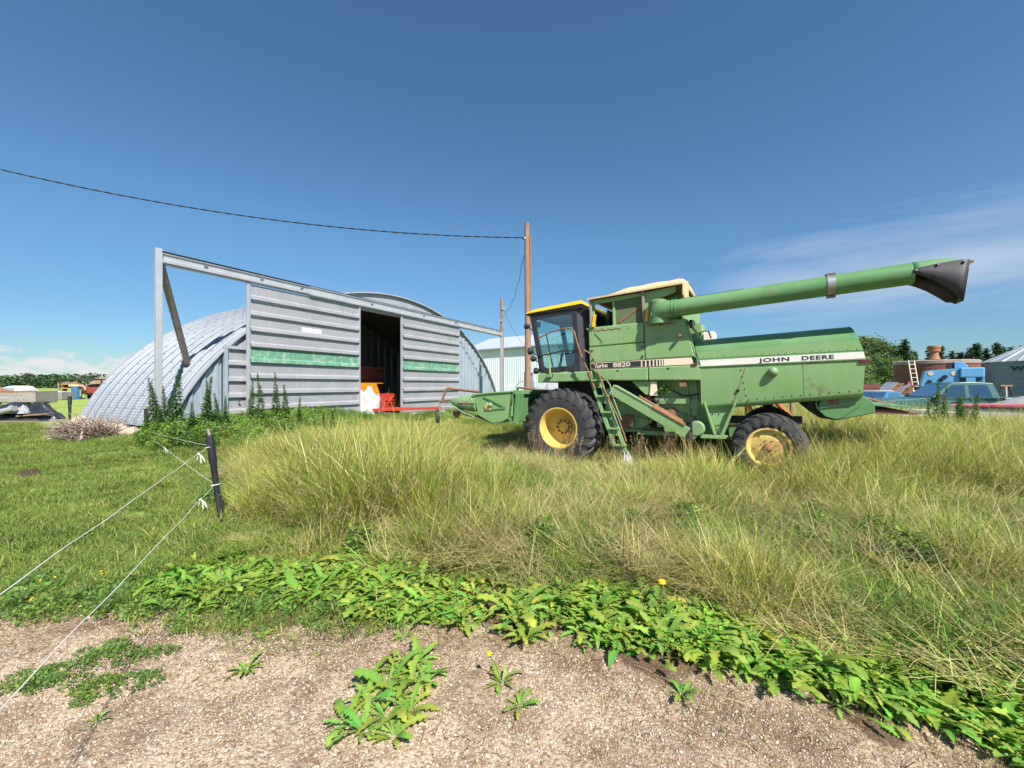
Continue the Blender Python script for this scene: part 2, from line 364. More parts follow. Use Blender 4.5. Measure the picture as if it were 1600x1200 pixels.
stone = t.mix(t.ramp(t.noise(pos, 2.2, 5, .6), [(.42, 0), (.64, .85)]), stone, (.145, .09, .055))
soil = t.mix(t.noise(pos, 6, 6, .65), (.10, .062, .038), (.17, .11, .07))
thatch = t.mix(t.noise(pos, 9, 6, .7), (.17, .18, .06), (.31, .29, .12))
lawnc = t.mix(t.ramp(t.noise(pos, 1.4, 6, .7), [(.35, 0), (.65, 1)]), (.19, .27, .06), (.30, .35, .105))
lawnf = t.mix(t.ramp(t.noise(t.mapping(pos, (.25, .8, 1)), .5, 6, .65), [(.3, 0), (.7, 1)]), (.22, .31, .06), (.31, .37, .095))
gr = t.math('ADD', A('gravel'), t.math('MULTIPLY', t.math('SUBTRACT', t.noise(pos, 5, 5, .7), .5), .5))
base = t.mix(t.ramp(A('lawn'), [(.3, 0), (.7, 1)]), thatch, t.mix(A('far'), lawnc, lawnf))
base = t.mix(t.math('MULTIPLY', A('far'), t.math('SUBTRACT', 1, A('lawn'))), base, lawnf)
base = t.mix(A('soil'), base, soil)
base = t.mix(t.ramp(gr, [(.15, 0), (.4, 1)]), base, soil)
base = t.mix(t.ramp(gr, [(.42, 0), (.62, 1)]), base, stone)
t.l.new(base, p.inputs['Base Color']); p.inputs['Roughness'].default_value = .95; p.inputs['Specular IOR Level'].default_value = .2
hb = t.math('ADD', t.math('MULTIPLY', vor.outputs['Distance'], -.006), t.math('MULTIPLY', t.noise(pos, 30, 5, .7), .012))
bm_ = t.add('ShaderNodeBump', inp={'Height': hb, 'Distance': 1.0}); t.l.new(bm_.outputs[0], p.inputs['Normal'])
me.materials.append(gm)
ground = bpy.data.objects.new('ground', me); COL.objects.link(ground); ground['kind'] = 'structure'
# ---------------------------------------------------------------- quonset shed (local: x along the front, y into the shed, z up)
SHED_RZ = math.atan2(SD.y, SD.x)
shed = thing('quonset_shed', 'galvanised steel quonset shed with arched roof and big ribbed sliding doors', 'shed', (SP.x, SP.y, 0), SHED_RZ)
AC, AA, AB, AZ = 9.3, 9.33, 7.25, -1.5       # arch: centre, half-axes, centre height
A0 = math.acos(8.98/9.33)
def arch(a, off=0.):                          # a: 0 left foot .. 1 right foot
    th = math.pi-A0*1.05-(math.pi-2*A0*1.05)*a
    return AC+(AA+off)*math.cos(th), AZ+(AB+off)*math.sin(th)
NA = 56; PW = .60; NP = 10
def arch_panel(y0):
    """one roof sheet: deep rib at each edge, two shallow ribs between, swept round the arch"""
    prof = [(0, .075), (.05, .075), (.085, 0), (.20, 0), (.225, .03), (.275, .03), (.30, 0), (.42, 0), (.445, .03), (.495, .03), (.52, 0), (.565, 0), (PW+.004, .075)]
    rings = []
    for i in range(NA+1):
        rings.append([(arch(i/NA, h)[0], y0+dy, arch(i/NA, h)[1]) for dy, h in prof])
    return MB().loft(rings, cap=False, closed=False)
# roof sheets share a material with bolt rows and cross pressing
t = NT(ROOFS.node_tree); pb = t.n['Principled BSDF']; ov = t.add('ShaderNodeTexCoord').outputs['Object']
sp_ = t.add('ShaderNodeSeparateXYZ', inp={0: ov})
ang = t.math('ARCTAN2', t.math('SUBTRACT', sp_.outputs[2], AZ), t.math('SUBTRACT', sp_.outputs[0], AC))
press = t.math('SINE', t.math('MULTIPLY', ang, 640))
bn = t.add('ShaderNodeBump', inp={'Height': t.math('MULTIPLY', press, .0009), 'Distance': 1.0}); t.l.new(bn.outputs[0], pb.inputs['Normal'])
old = pb.inputs['Base Color'].links[0].from_socket
bolt = t.math('MULTIPLY', t.ramp(t.math('FRACT', t.math('MULTIPLY', ang, 21)), [(0, 1), (.10, 1), (.13, 0)], 'CONSTANT'),
              t.ramp(t.math('FRACT', t.math('MULTIPLY', sp_.outputs[1], 1/.30)), [(0, 1), (.22, 1), (.25, 0)], 'CONSTANT'))
t.l.new(t.mix(t.math('MULTIPLY', bolt, .5), old, (.05, .055, .07)), pb.inputs['Base Color'])
GREENS = mat('green_streaked_roof_sheet', (.235, .26, .30), (.18, .205, .245), 1.1, .55, .25, dirt=((.12, .34, .24), .9, .60, .8))
for k in range(NP):
    arch_panel(.32+k*PW).build('roof_panel', ROOFS if k != 8 else GREENS, shed, fix=False)
# bright front rim, flat band and return flange round the arch
def rim(y0, y1, o0, o1):
    rings = []
    for i in range(NA+1):
        p0 = arch(i/NA, o0); p1 = arch(i/NA, o1)
        rings.append([(p0[0], y0, p0[1]), (p1[0], y0, p1[1]), (p1[0], y1, p1[1]), (p0[0], y1, p0[1])])
    return MB().loft(rings)
rim(.12, .335, .05, .10).build('front_rim', GALVL, shed)
rim(.30, .325, -.10, .05).build('rim_flange', GALV, shed)
rim(.32+NP*PW, .36+NP*PW, -.08, .10).build('rear_rim', GALV, shed)
def arch_z(x, off=-.06):
    q = (x-AC)/(AA+off); return AZ+(AB+off)*math.sqrt(max(0, 1-q*q))
# end walls: vertical ribbed sheets
def wall_sheet(x0, x1, y, ztop=None):
    m = MB(); k = x1-x0; prof = [(0, 0), (.30, 0), (.38, -.055), (.66, -.055), (.74, 0), (1, 0)]
    vs = []; fs = []
    for i, (u, dy) in enumerate(prof):
        x = x0+u*k; z1 = arch_z(x) if ztop is None else min(ztop, arch_z(x)); vs += [(x, y+dy, .05), (x, y+dy, max(z1, .1))]
        if i: fs.append((2*i-2, 2*i, 2*i+1, 2*i-1))
    return m.add(vs, fs)
for i in range(4): wall_sheet(.36+i*.335, .36+(i+1)*.335, .28).build('end_wall_sheet', GALVP, shed, fix=False, smooth=False)
for i in range(14):
    x0 = 13.72+i*.32
    if x0 < 18.1: wall_sheet(x0, x0+.32, .28).build('end_wall_sheet', GALVP, shed, fix=False, smooth=False)
for i in range(31): wall_sheet(.4+i*.575, .4+(i+1)*.575, .30+NP*PW).build('rear_wall_sheet', GALVP, shed, fix=False, smooth=False)
# fixed ribbed section beside the opening, jambs and head rail
def rib_sheet(x0, x1, y, z0, h):
    """one horizontal sheet with its pressed rib along the lower edge, 6 mm thick"""
    pr = [(0, h), (0, h*.36), (-.07, h*.27), (-.085, h*.06), (-.012, .0)]
    ring = lambda x: [(x, y+a, z0+b) for a, b in pr]+[(x, y+a+.006, z0+b) for a, b in pr[::-1]]
    return MB().loft([ring(x0), ring(x1)])
for k in range(5): rib_sheet(1.80, 2.9+k*.1, .20, .35+k*.50, .49).build('fixed_rib_sheet', GALVD, shed, smooth=False)
MB().box(1.70, 1.80, .10, .22, .1, 2.85).build('jamb_post', GALVP, shed, .008)
MB().box(13.78, 13.88, .10, .24, .1, 4.6).build('jamb_post', GALVP, shed, .008)
MB().box(1.70, 4.6, .11, .21, 2.86, 2.96).build('wall_rail', GALV, shed, .006)
MB().prism([(1.85, .1)]+[(1.85+2.7*k/8, arch_z(1.85+2.7*k/8, -.1)) for k in range(9)]+[(4.55, .1)], .24, .27).build('end_wall_backing', GALVP, shed)
MB().prism([(4.56, 4.88)]+[(4.56+9.24*k/16, max(4.89, arch_z(4.56+9.24*k/16, -.1))) for k in range(17)]+[(13.8, 4.88)], .24, .27).build('gable_sheet', GALV, shed)
MB().box(8.9, 13.9, -.10, .12, .15, .47).build('door_sill', CONC, shed, .015)
MB().box(.6, 18.0, .3, .3+NP*PW, .02, .40).build('floor_slab', SOILD, shed)
# door track header, two lapped lengths
def header_run(x0, x1, y, z0, z1):
    pr = [(y, z0), (y, z0+.03), (y-.05, z0+.05), (y-.05, z0+.13), (y-.005, z0+.15), (y-.005, z1-.05), (y-.045, z1-.03), (y-.045, z1), (y+.10, z1), (y+.10, z0)]
    return MB().loft([[(x, a, b) for a, b in pr] for x in (x0, x1)])
header_run(.06, 4.45, -.06, 4.96, 5.27).build('track_header', GALVL, shed, smooth=False)
header_run(4.40, 18.35, -.075, 4.93, 5.285).build('track_header', GALVL, shed, smooth=False)
MB().box(.05, 18.35, -.13, .05, 5.287, 5.303).build('header_cap', BLACK, shed)
for x in (1.1, 2.7, 4.1, 7.3, 10.6, 13.2): MB().box(x-.05, x+.05, -.122, -.09, 5.13, 5.17).build('track_bracket', STEEL, shed)
MB().box(-.07, .07, -.12, .0, -.2, 5.36).build('track_post', GALVL, shed, .01)
MB().box(18.29, 18.43, -.10, .02, -.1, 5.32).build('track_post', GALV, shed, .01)
MB().beam((.10, .05, 4.93), (1.38, 1.55, 2.42), .13, .17).build('diagonal_brace', WOODG, shed, .006)
MB().box(1.24, 1.52, 1.45, 1.65, 2.36, 2.41).build('brace_foot', BLACK, shed)
# sliding doors
def slide_door(x0, x1, z0, green, name, lab):
    z1 = 4.95; d = MB().box(x0, x0+.10, -.05, .02, z0, z1).build('sliding_door', GALV, shed, .006); d['label'] = lab
    MB().box(x1-.09, x1, -.05, .02, z0, z1).build('door_stile', GALV, d, .006)
    n = 9; h = (z1-z0-.02)/n; b = MB()
    for k in range(n):
        m = GALVG if k == green else GALVD
        rib_sheet(x0+.10, x1-.09, -.012, z0+k*h, h-.004).build('door_sheet', m, d, smooth=False)
        
        for j in range(14):
            bx = x0+.2+(x1-x0-.4)*j/13; b.box(bx-.012, bx+.012, -.020, -.012, z0+k*h+h*.84, z0+k*h+h*.84+.022)
    b.build('bolts', STEEL, d, smooth=False)['kind'] = 'stuff'
    MB().box(x0-.02, x1+.02, .03, .06, z0+.1, z0+.2).build('door_girt', GALV, d)
    return d
dl = slide_door(2.27, 6.74, .47, 4, 'sliding_door', 'ribbed steel sliding door pushed half open, with a faded green band')
dr = slide_door(9.09, 13.68, .47, 4, 'sliding_door', 'closed ribbed steel sliding door with a pale green band')
MB().box(4.15, 4.93, -.030, -.022, 3.63, 3.79).build('white_plate', WHITEP, dl)
MB().lathe([(.001, -.04), (.03, -.04), (.03, 0)], (2.12, .135, 1.25), 'y', 12).build('door_handle', STEEL, shed)

# what stands in the doorway
rz = SHED_RZ
def shed_w(x, y, z=0): q = SP+SD*x+SN*y; return (q.x, q.y, z)
gd = thing('grain_drill', 'red seed drill with orange hopper parked in the shed doorway', 'farm implement', shed_w(8.05, 1.6, .40), rz)
MB().prism([(-.55, 1.42), (1.05, 1.42), (1.35, .72), (-.55, .62)], -.1, .9).build('hopper', ORNG, gd, .02)
MB().box(-.6, 1.5, -.05, .95, 1.425, 1.46).build('hopper_lid', ORNG, gd, .01)
MB().box(-.6, 2.0, -.25, .85, .35, .60).build('frame', REDP, gd, .02)
MB().box(.6, 2.05, -.3, .1, .62, .95).build('gearbox', REDP, gd, .03)
MB().beam((1.15, -.32, .2), (2.0, -.32, .9), .10, .08).build('strut', REDP, gd, .01)
for k in range(4): MB().box(1.2, 2.0, -.36, -.30, .18+k*.14, .25+k*.14).build('slat', REDP, gd)
for k in (-.35, .25, 1.0, 1.75): MB().lathe([(.02, -.02), (.24, -.012), (.24, .012), (.02, .02)], (k, -.05, .23), 'x', 20).build('disc', RUST, gd)
db = thing('drawbar', 'long red drawbar reaching out of the open shed door', 'farm implement', shed_w(8.0, -.15, gz(*shed_w(8, -.5)[:2])), rz-.35)
MB().beam((-1.1, .2, .34), (2.6, -.35, .34), .09, .12).build('pole', REDP, db, .01)
MB().beam((-1.2, .5, .42), (1.2, .15, .36), .08, .09).build('stay', REDP, db, .01)
MB().box(-.15, .02, .05, .17, .30, .98).build('jack', REDP, db, .01)
MB().beam((2.6, -.35, .34), (3.05, -.42, .36), .06, .03).build('hitch_tongue', REDP, db)
MB().lathe([(.001, -.05), (.19, -.05), (.2, 0), (.19, .05), (.001, .05)], (-.5, .15, .19), 'y', 20).build('wheel', RUBBER, db)
# crumpled white tarp
def heap(w, d, h, seed, n=26, rough=.25, flat=.6):
    q = np.random.default_rng(seed); m = MB(); vs = []; fs = []
    for j in range(n):
        for i in range(n):
            u, v = i/(n-1)*2-1, j/(n-1)*2-1; rr = math.hypot(u, v)
            k = max(0., 1-rr**2.2)**flat
            z = h*k*(1+rough*(2*float(vnoise(u, v, 3.1, seed))-1+.8*(2*float(vnoise(u, v, 7, seed+1))-1)))
            x = u*w*(.72+.28*float(vnoise(u, v, 1.7, seed+2))); y = v*d*(.72+.28*float(vnoise(u, v, 1.9, seed+3)))
            vs.append((x, y, max(0, z)))
    for j in range(n-1):
        for i in range(n-1): fs.append((j*n+i, j*n+i+1, (j+1)*n+i+1, (j+1)*n+i))
    return m.add(vs, fs)
tp = heap(1.2, .55, .88, 4, 40, .30, .6).build('crumpled_tarp', CLOTHW, None, fix=False)
tp.location = shed_w(7.55, .55, .52); tp.rotation_euler = (0, 0, rz); tag(tp, 'crumpled white tarp lying on the red implement in the doorway', 'tarp')
br = thing('rusty_hopper_wagon', 'dark rust-brown bin standing deep inside the open shed', 'wagon', shed_w(9.2, 3.6, .40), rz)
MB().prism([(-1.6, .9), (-1.2, .5), (1.2, .5), (1.6, .9), (1.6, 2.2), (-1.6, 2.2)], -.9, .9).build('bin', RUSTD, br, .02)
MB().box(-1.65, 1.65, -.95, .95, 2.2, 2.28).build('top_rail', RUST, br)
for k in (-1, 1): MB().lathe([(.001, -.1), (.4, -.1), (.42, 0), (.4, .1), (.001, .1)], (k, -.75, .42), 'y', 20).build('wheel', RUBBER, br)
# ---------------------------------------------------------------- combine harvester (local: x forward, y to its left = towards us, z up)
PHI, PIT = R(31.5), R(1.5)
_f0 = Vector((-math.cos(PHI), math.sin(PHI), 0)); _l = Vector((-math.sin(PHI), -math.cos(PHI), 0)); _u0 = Vector((0, 0, 1))
_f = _f0*math.cos(PIT)-_u0*math.sin(PIT); _u = _u0*math.cos(PIT)+_f0*math.sin(PIT)
cb = thing('combine_harvester', 'large old green combine harvester with yellow cab roof and long unloading auger', 'combine')
cb.matrix_world = Matrix.Translation((1.963, 10.900, -.101)) @ Matrix((_f, _l, _u)).transposed().to_4x4()
bpy.context.view_layer.update()
YS = 1.35                                        # side plane of the sheet metal
def plate(name, poly, y0, y1, m, bev=.012, parent=None): return MB().prism(poly, y0, y1).build(name, m, parent or cb, bev)
# -- grain tank side sheets, split along their seams
plate('side_panel', [(-.635, 3.13), (-.635, 2.70), (-1.875, 2.715), (-1.875, 3.13)], 1.27, YS, GREENT, .035)
plate('side_panel', [(-.645, 2.69), (-.66, 2.345), (-1.875, 2.345), (-1.875, 2.705)], 1.28, YS-.004, GREENT, .01)
plate('side_panel', [(-1.882, 3.13), (-1.882, 2.345), (-2.86, 2.345), (-2.68, 3.13)], 1.27, YS, GREENT, .03)
plate('lower_shield', [(-.99, 1.93), (-.70, 2.185), (-1.935, 2.185), (-1.935, 1.90)], 1.24, YS+.01, GREENT, .03)
plate('lower_shield', [(-1.942, 1.90), (-1.942, 2.185), (-2.95, 2.185), (-2.985, 1.865)], 1.24, YS+.01, GREENT, .03)
plate('corner_post', [(-2.70, 3.13), (-2.89, 2.345), (-2.96, 2.185), (-3.0, 1.87), (-2.965, 1.87), (-2.89, 2.3), (-2.63, 3.13)], 1.15, YS-.015, GREEN, .006)
st = plate('stripe', [(-.668, 2.335), (-.672, 2.195), (-2.83, 2.195), (-2.79, 2.335)], 1.26, YS-.001, CREAM, .003)
plate('stripe_black_field', [(-.68, 2.325), (-.684, 2.205), (-1.80, 2.205), (-1.80, 2.325)], YS-.001, YS+.002, BLACK, 0, st)
xb = 1.83
for w_ in (.055, .05, .044, .036, .028, .020, .012):
    MB().box(-xb, -xb-w_, YS-.001, YS+.002, 2.205, 2.325).build('stripe_bar', BLACK, st); xb += w_+.032
text_mesh('lettering', 'Turbo', CREAM, st, (-.755, YS+.003, 2.226), .125, 1.0, .002)
text_mesh('lettering', '8820', CREAM, st, (-1.19, YS+.003, 2.222), .128, 1.5, .0022)
MB().box(-2.80, -2.90, YS+.005, YS+.03, 2.165, 2.215).build('reflector', REDL, cb, .006)
MB().lathe([(.001, .13), (.025, .13), (.035, .10), (.035, 0)], (-2.60, YS, 2.78), 'y', 14).build('marker_lamp', RUST, cb)
MB().box(-.62, -2.62, -1.3, 1.26, 1.95, 3.11).build('grain_tank', GREENT, cb, .02)
MB().tube([(-.60, YS-.03, 3.115), (-2.67, YS-.03, 3.115)], .028, 8).build('top_lip', GREEN, cb)
rv = MB()
for k in range(9): rv.ball((-1.0-k*.19, YS+.008, 3.06), .011, 6)
rv.build('rivets', RUST, cb, smooth=False)['kind'] = 'stuff'
for x0_, x1_ in ((-.76, -1.36), (-1.97, -2.50)):            # torn rusty scars along the top edge
    up_, lo_ = [], []
    for k in range(19):
        q_ = k/18; x_ = x0_+(x1_-x0_)*q_; c_ = 3.055+.012*math.sin(k*1.3); w_ = .006+.010*abs(math.sin(k*2.1+x0_)); up_.append((x_, c_+w_)); lo_.append((x_, c_-w_))
    plate('rust_scar', up_+lo_[::-1], YS-.004, YS+.003, RUSTD, 0)
plate('dent_bracket', [(-.80, 3.02), (-.98, 2.80), (-.90, 2.76), (-.96, 2.80), (-.80, 2.99)], YS-.004, YS+.012, GREEND, 0)
# -- tank extension, opening, screen and canvas
EX0, EX1 = -.70, -2.62
tx = plate('tank_extension', [(-1.86, 3.14), (-1.86, 3.77), (-2.53, 3.82), (-2.53, 3.70), (-2.16, 3.60), (-1.98, 3.42), (-1.96, 3.14)], 1.27, 1.31, GREENT, .005)
plate('extension_frame', [(-.72, 3.66), (-.72, 3.755), (-1.86, 3.785), (-1.86, 3.70)], 1.26, 1.32, GREEN, .006, tx)
plate('extension_frame', [(-.70, 3.14), (-.70, 3.66), (-.78, 3.66), (-.78, 3.14)], 1.25, 1.31, GREEN, .006, tx)
plate('extension_frame', [(-1.20, 3.14), (-1.20, 3.675), (-1.255, 3.675), (-1.255, 3.14)], 1.265, 1.315, GREEN, .006, tx)
SCREEN = mat('mesh_screen', (.10, .17, .07), (.16, .20, .09), 8, .7, dirt=((.2, .12, .06), 3, .6, .6), wave=('X', 700, .002))
plate('screen', [(-1.255, 3.14), (-1.255, 3.68), (-1.855, 3.70), (-1.855, 3.14)], 1.272, 1.284, SCREEN, 0, tx)
MB().beam((-1.33, 1.29, 3.20), (-1.84, 1.29, 3.52), .012, .05).build('screen_brace', RUST, tx)
for x in (-.72, -1.89):
    MB().beam((x, 1.36, 3.18), (x+.01, 1.36, 3.80), .05, .05, (1, 0, 0)).build('canvas_strut', WOODG, tx, .006)
    MB().beam((x-.05, 1.375, 3.14), (x-.09, 1.375, 3.42), .05, .07, (1, 0, 0)).build('strap_bracket', YEL, tx, .01)
MB().box(EX0-.03, EX0, -1.3, .2, 3.14, 3.72).build('extension_wall', GREEND, tx)
MB().box(EX1, EX1-.03, -1.3, 1.2, 3.14, 3.76).build('extension_wall', GREENT, tx)
MB().box(EX0, EX1, -1.33, -1.29, 3.14, 3.76).build('extension_wall', GREENT, tx)
MB().box(-1.22, -1.25, -1.3, 1.26, 3.12, 3.74).build('tank_bulkhead', DARK, tx)
MB().box(-.74, -.76, .25, 1.2, 3.16, 3.62).build('rear_cab_window', GLASS, tx)
# dark hollow round the elbow
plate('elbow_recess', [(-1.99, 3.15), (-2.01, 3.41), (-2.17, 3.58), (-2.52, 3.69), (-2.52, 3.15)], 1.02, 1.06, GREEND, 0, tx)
# canvas: hipped, sagging between bows, with a hem
def canvas():
    nx_, ny_ = 24, 16; vs = []; fs = []
    for i in range(nx_+1):
        u = i/nx_; x = -.66-2.02*u
        for j in range(ny_+1):
            v = j/ny_*2-1; y = v*1.42
            edge = 3.79+.06*u
            hip = min(1, (u/.40))**1.0*min(1, ((1-u)/.05))**.5
            ridge = edge+.29*hip
            a = 1-abs(v)**3.2
            z = edge+(ridge-edge)*a-.018*math.sin(u*math.pi*3)**2*a
            z += .010*(float(vnoise(u*9, v*6, 1, 8))-.5)
            vs.append((x, y, z))
    m = MB()
    for i in range(nx_):
        for j in range(ny_): fs.append((i*(ny_+1)+j, i*(ny_+1)+j+1, (i+1)*(ny_+1)+j+1, (i+1)*(ny_+1)+j))
    return m.add(vs, fs)
cv = canvas().build('canvas_cover', TARP, cb); so = cv.modifiers.new('t', 'SOLIDIFY'); so.thickness = .012
MB().beam((-.66, 1.43, 3.775), (-2.68, 1.43, 3.835), .02, .035).build('canvas_hem', TARP, cv)
hp = MB().prism([(1.42, 3.86), (1.42, 3.60), (1.30, 3.52), (1.1, 3.62), (.8, 3.58), (.8, 4.0)], -2.70, -2.675, 'yz').build('canvas_flap', TARP, cv)
# -- unloading auger, folded back
def tubes(pts, r, n=24): return MB().tube(pts, r, n)
au = tubes([(-2.43, 1.50, 3.325), (-6.05, 1.50, 3.44)], .170, 28).build('unloading_auger', GREEND, cb)
tubes([(-2.20, 1.42, 3.06), (-2.20, 1.42, 3.20), (-2.215, 1.44, 3.27), (-2.26, 1.47, 3.315), (-2.34, 1.49, 3.325), (-2.44, 1.5, 3.327)], [.20, .20, .20, .195, .185, .178], 22).build('elbow', GREEND, au)
MB().lathe([(.15, .0), (.20, .02), (.20, .18), (.13, .22), (.001, .22)], (-2.20, 1.40, 3.34), 'z', 18).build('elbow_cap', GREEND, au)
for xx, r_ in ((-2.50, .185), (-2.56, .182)): MB().lathe([(.165, -.012), (r_, -.012), (r_, .012), (.165, .012)], (xx, 1.5, 3.327), 'x', 28).build('flange', GREEND, au)
MB().lathe([(.165, -.055), (.182, -.055), (.182, .055), (.165, .055)], (-5.03, 1.5, 3.407), 'x', 28).build('clamp_band', STEEL, au)
MB().box(-4.96, -5.10, 1.44, 1.56, 3.585, 3.605).build('clamp_lug', RUST, au); MB().box(-4.97, -5.09, 1.44, 1.56, 3.205, 3.225).build('clamp_lug', RUST, au)
MB().beam((-2.7, 1.5, 3.50), (-3.75, 1.5, 3.535), .03, .02).build('wire_clip_row', BLACK, au)
text_mesh('lettering', '123', GREENT, au, (-2.08, 1.625, 3.22), .09, 1.2, .0)
# outlet head, half hood, and black boot
hd = MB(); rings = []
for i in range(9):
    k = i/8; x = -6.04-.60*k
    ring = []
    for j in range(17):
        a = math.pi*(j/16); rr = .172*(1-.12*k**3)
        ring.append((x, 1.5+rr*math.cos(a), 3.44+.02*k+rr*math.sin(a)*(1-.55*k**4)))
    rings.append(ring)
hd.loft(rings, cap=False, closed=False)
ho = hd.build('outlet_hood', GREEND, au); so = ho.modifiers.new('t', 'SOLIDIFY'); so.thickness = .012
def boot():
    m = MB(); top = []; bot = []
    pr = [(-6.02, 3.46, 3.41), (-6.12, 3.49, 3.36), (-6.25, 3.51, 3.27), (-6.37, 3.52, 3.16), (-6.46, 3.525, 3.07), (-6.52, 3.525, 2.95), (-6.56, 3.525, 2.92), (-6.64, 3.52, 3.48)]
    rings = []
    for x, a, b in pr:
        bf = b-.11 if x > -6.5 else b; rings.append([(x, 1.675, a), (x, 1.672, (a+b)/2), (x, 1.665, b), (x, 1.335, bf), (x, 1.328, (a+bf)/2), (x, 1.325, a)])
    for rg in (0,):
        vs = [p for g in rings for p in g]; fs = []
        for i in range(len(rings)-1):
            for k in (0, 1, 3, 4): fs.append((i*6+k, i*6+k+1, (i+1)*6+k+1, (i+1)*6+k))
        m.add(vs, fs)
    # rear face
    m.add([(-6.64, 1.675, 3.52), (-6.56, 1.64, 2.92), (-6.56, 1.36, 2.92), (-6.64, 1.325, 3.52)], [(0, 1, 2, 3)])
    return m
bo = boot().build('rubber_boot', RUBBERB, au, fix=False); so = bo.modifiers.new('t', 'SOLIDIFY'); so.thickness = .012
for x, z in ((-6.06, 3.455), (-6.3, 3.505), (-6.58, 3.50)): MB().lathe([(.001, .012), (.018, .012), (.018, 0)], (x, 1.68, z), 'y', 8).build('bolt', STEEL, au)
MB().box(-6.62, -6.68, 1.60, 1.66, 3.47, 3.50).build('latch', RUST, au)
# -- rear body: straight lower box with rolled edge, curved hood above
def zb(x): return 1.30+(x+3.11)/(-5.40+3.11)*.20
rings = []
for x in (-2.955, -3.10, -3.6, -4.2, -4.8, -5.3, -5.43):
    b = zb(max(x, -5.4)) if x < -3.11 else 1.30
    s_ = 0 if x > -5.4 else -.03
    rings.append([(x, YS, 2.148), (x+s_*0, YS, b+.10), (x, YS-.015, b+.045), (x, YS-.06, b+.008), (x, YS-.12, b), (x, -YS+.12, b), (x, -YS, b+.08), (x, -YS, 2.148)])
rings[-1] = [(px_-(.05 if pz > 2 else 0), py_, pz) for px_, py_, pz in rings[-1]]
rb = MB().loft(rings).build('rear_body', GREEN, cb)
sec = [(YS, 2.15), (YS, 2.30), (YS-.012, 2.42), (YS-.06, 2.55), (YS-.15, 2.645), (YS-.30, 2.70), (.75, 2.725), (0, 2.735)]
sec = sec+[(-a, b) for a, b in sec[-2::-1]]
rings = []
for k, x in enumerate((-2.90, -3.5, -4.1, -4.7, -5.3, -5.46)):
    lift = .04*(k/5)
    rings.append([(x+(.14*max(0, (b-2.27)/.45) if k == 5 else 0)+(.05*max(0, (b-2.2)/.5) if k == 0 else 0), a, b+lift*(b-2.15)/.55) for a, b in sec])
MB().loft(rings).build('rear_hood', GREEND, cb)
plate('hood_lower_sheet', [(-2.93, 2.30), (-5.455, 2.30), (-5.40, 2.47), (-2.885, 2.44)], YS-.01, YS+.004, GREEN, 0)
s2 = plate('stripe', [(-2.945, 2.265), (-2.96, 2.150), (-5.475, 2.155), (-5.455, 2.268)], YS-.02, YS+.012, WHITED, .003)
text_mesh('lettering', 'JOHN', BLACK, s2, (-3.965, YS+.0135, 2.176), .098, 1.72, .003, spacing=1.12)
text_mesh('lettering', 'DEERE', BLACK, s2, (-4.60, YS+.0135, 2.176), .098, 1.52, .003, spacing=1.12)
MB().box(-2.95, -5.48, YS-.02, YS+.022, 2.138, 2.148).build('stripe_ledge', GREEN, cb)
MB().box(-5.40, -5.54, YS-.03, YS+.03, 2.085, 2.140).build('tail_lamp', REDL, cb, .008)
MB().lathe([(.001, .125), (.03, .12), (.06, .10), (.08, .065), (.088, .0)], (-4.17, YS, 1.985), 'y', 20).build('bearing_cap', GREENR, cb)
rv = MB()
for k in range(15): rv.ball((-3.5-k*.135, YS-.002, zb(-3.5-k*.135)+.125), .014, 6)
for k in range(10): rv.ball((-3.05-k*.24, YS+.003, 2.115), .010, 6)
for k in range(6): rv.ball((-3.66+k*-.018+.0*k, YS+.003, 2.05-k*.12), .014, 6)
rv.build('rivets', mat('rivet_rust', (.07, .05, .03), (.1, .07, .04), 9, .8), cb, smooth=False)['kind'] = 'stuff'
MB().beam((-3.73, YS+.003, 2.08), (-3.52, YS+.003, 1.42), .008, .008).build('sheet_seam', RUST, cb)
MB().ball((-3.60, YS+.015, 1.66), .032, 8).build('latch_bolt', DARK, cb)
MB().box(-2.95, -5.3, -1.25, 1.25, .95, 1.35).build('straw_chamber', DARK, cb) if False else None
# -- straw chopper and tail sheets under the rear
ch = plate('chopper_housing', [(-4.88, 1.485), (-5.46, 1.53), (-5.60, 1.40), (-5.595, 1.24), (-5.10, 1.12), (-4.93, 1.17), (-4.82, 1.30)], 1.10, 1.22, GREEND, .01)
plate('chopper_body', [(-4.70, 1.47), (-5.44, 1.52), (-5.58, 1.38), (-5.57, 1.22), (-5.10, 1.10), (-4.86, 1.14), (-4.66, 1.34)], -1.05, 1.09, DARK, 0, ch)
MB().lathe([(.001, .04), (.03, .04), (.035, .02), (.075, .015), (.08, 0)], (-5.05, 1.22, 1.44), 'y', 16).build('bearing', RUST, ch)
MB().beam((-4.86, 1.235, 1.33), (-5.36, 1.235, 1.42), .015, .022).build('control_rod', GREEN, ch)
MB().beam((-5.12, 1.235, 1.15), (-5.42, 1.235, 1.38), .012, .02).build('rib', GREEND, ch)
MB().tube([(-4.86, 1.16, 1.48), (-4.80, 1.20, 1.40), (-4.83, 1.20, 1.30), (-4.93, 1.2, 1.22)], .012, 6).build('cable', STEEL, ch)
tl = MB().prism([(-5.58, 1.375), (-6.12, 1.335), (-6.12, 1.32), (-5.58, 1.36)], -.9, 1.05).build('tail_deflector', GREEND, cb)
MB().prism([(-5.60, 1.30), (-6.06, 1.26), (-6.20, 1.20), (-5.60, 1.22)], -.9, 1.0).build('tail_plate', RUSTD, tl)
MB().tube([(-5.5, 1.2, 1.5), (-5.8, 1.12, 1.38)], .012, 6).build('stay_rod', RUSTO, tl)
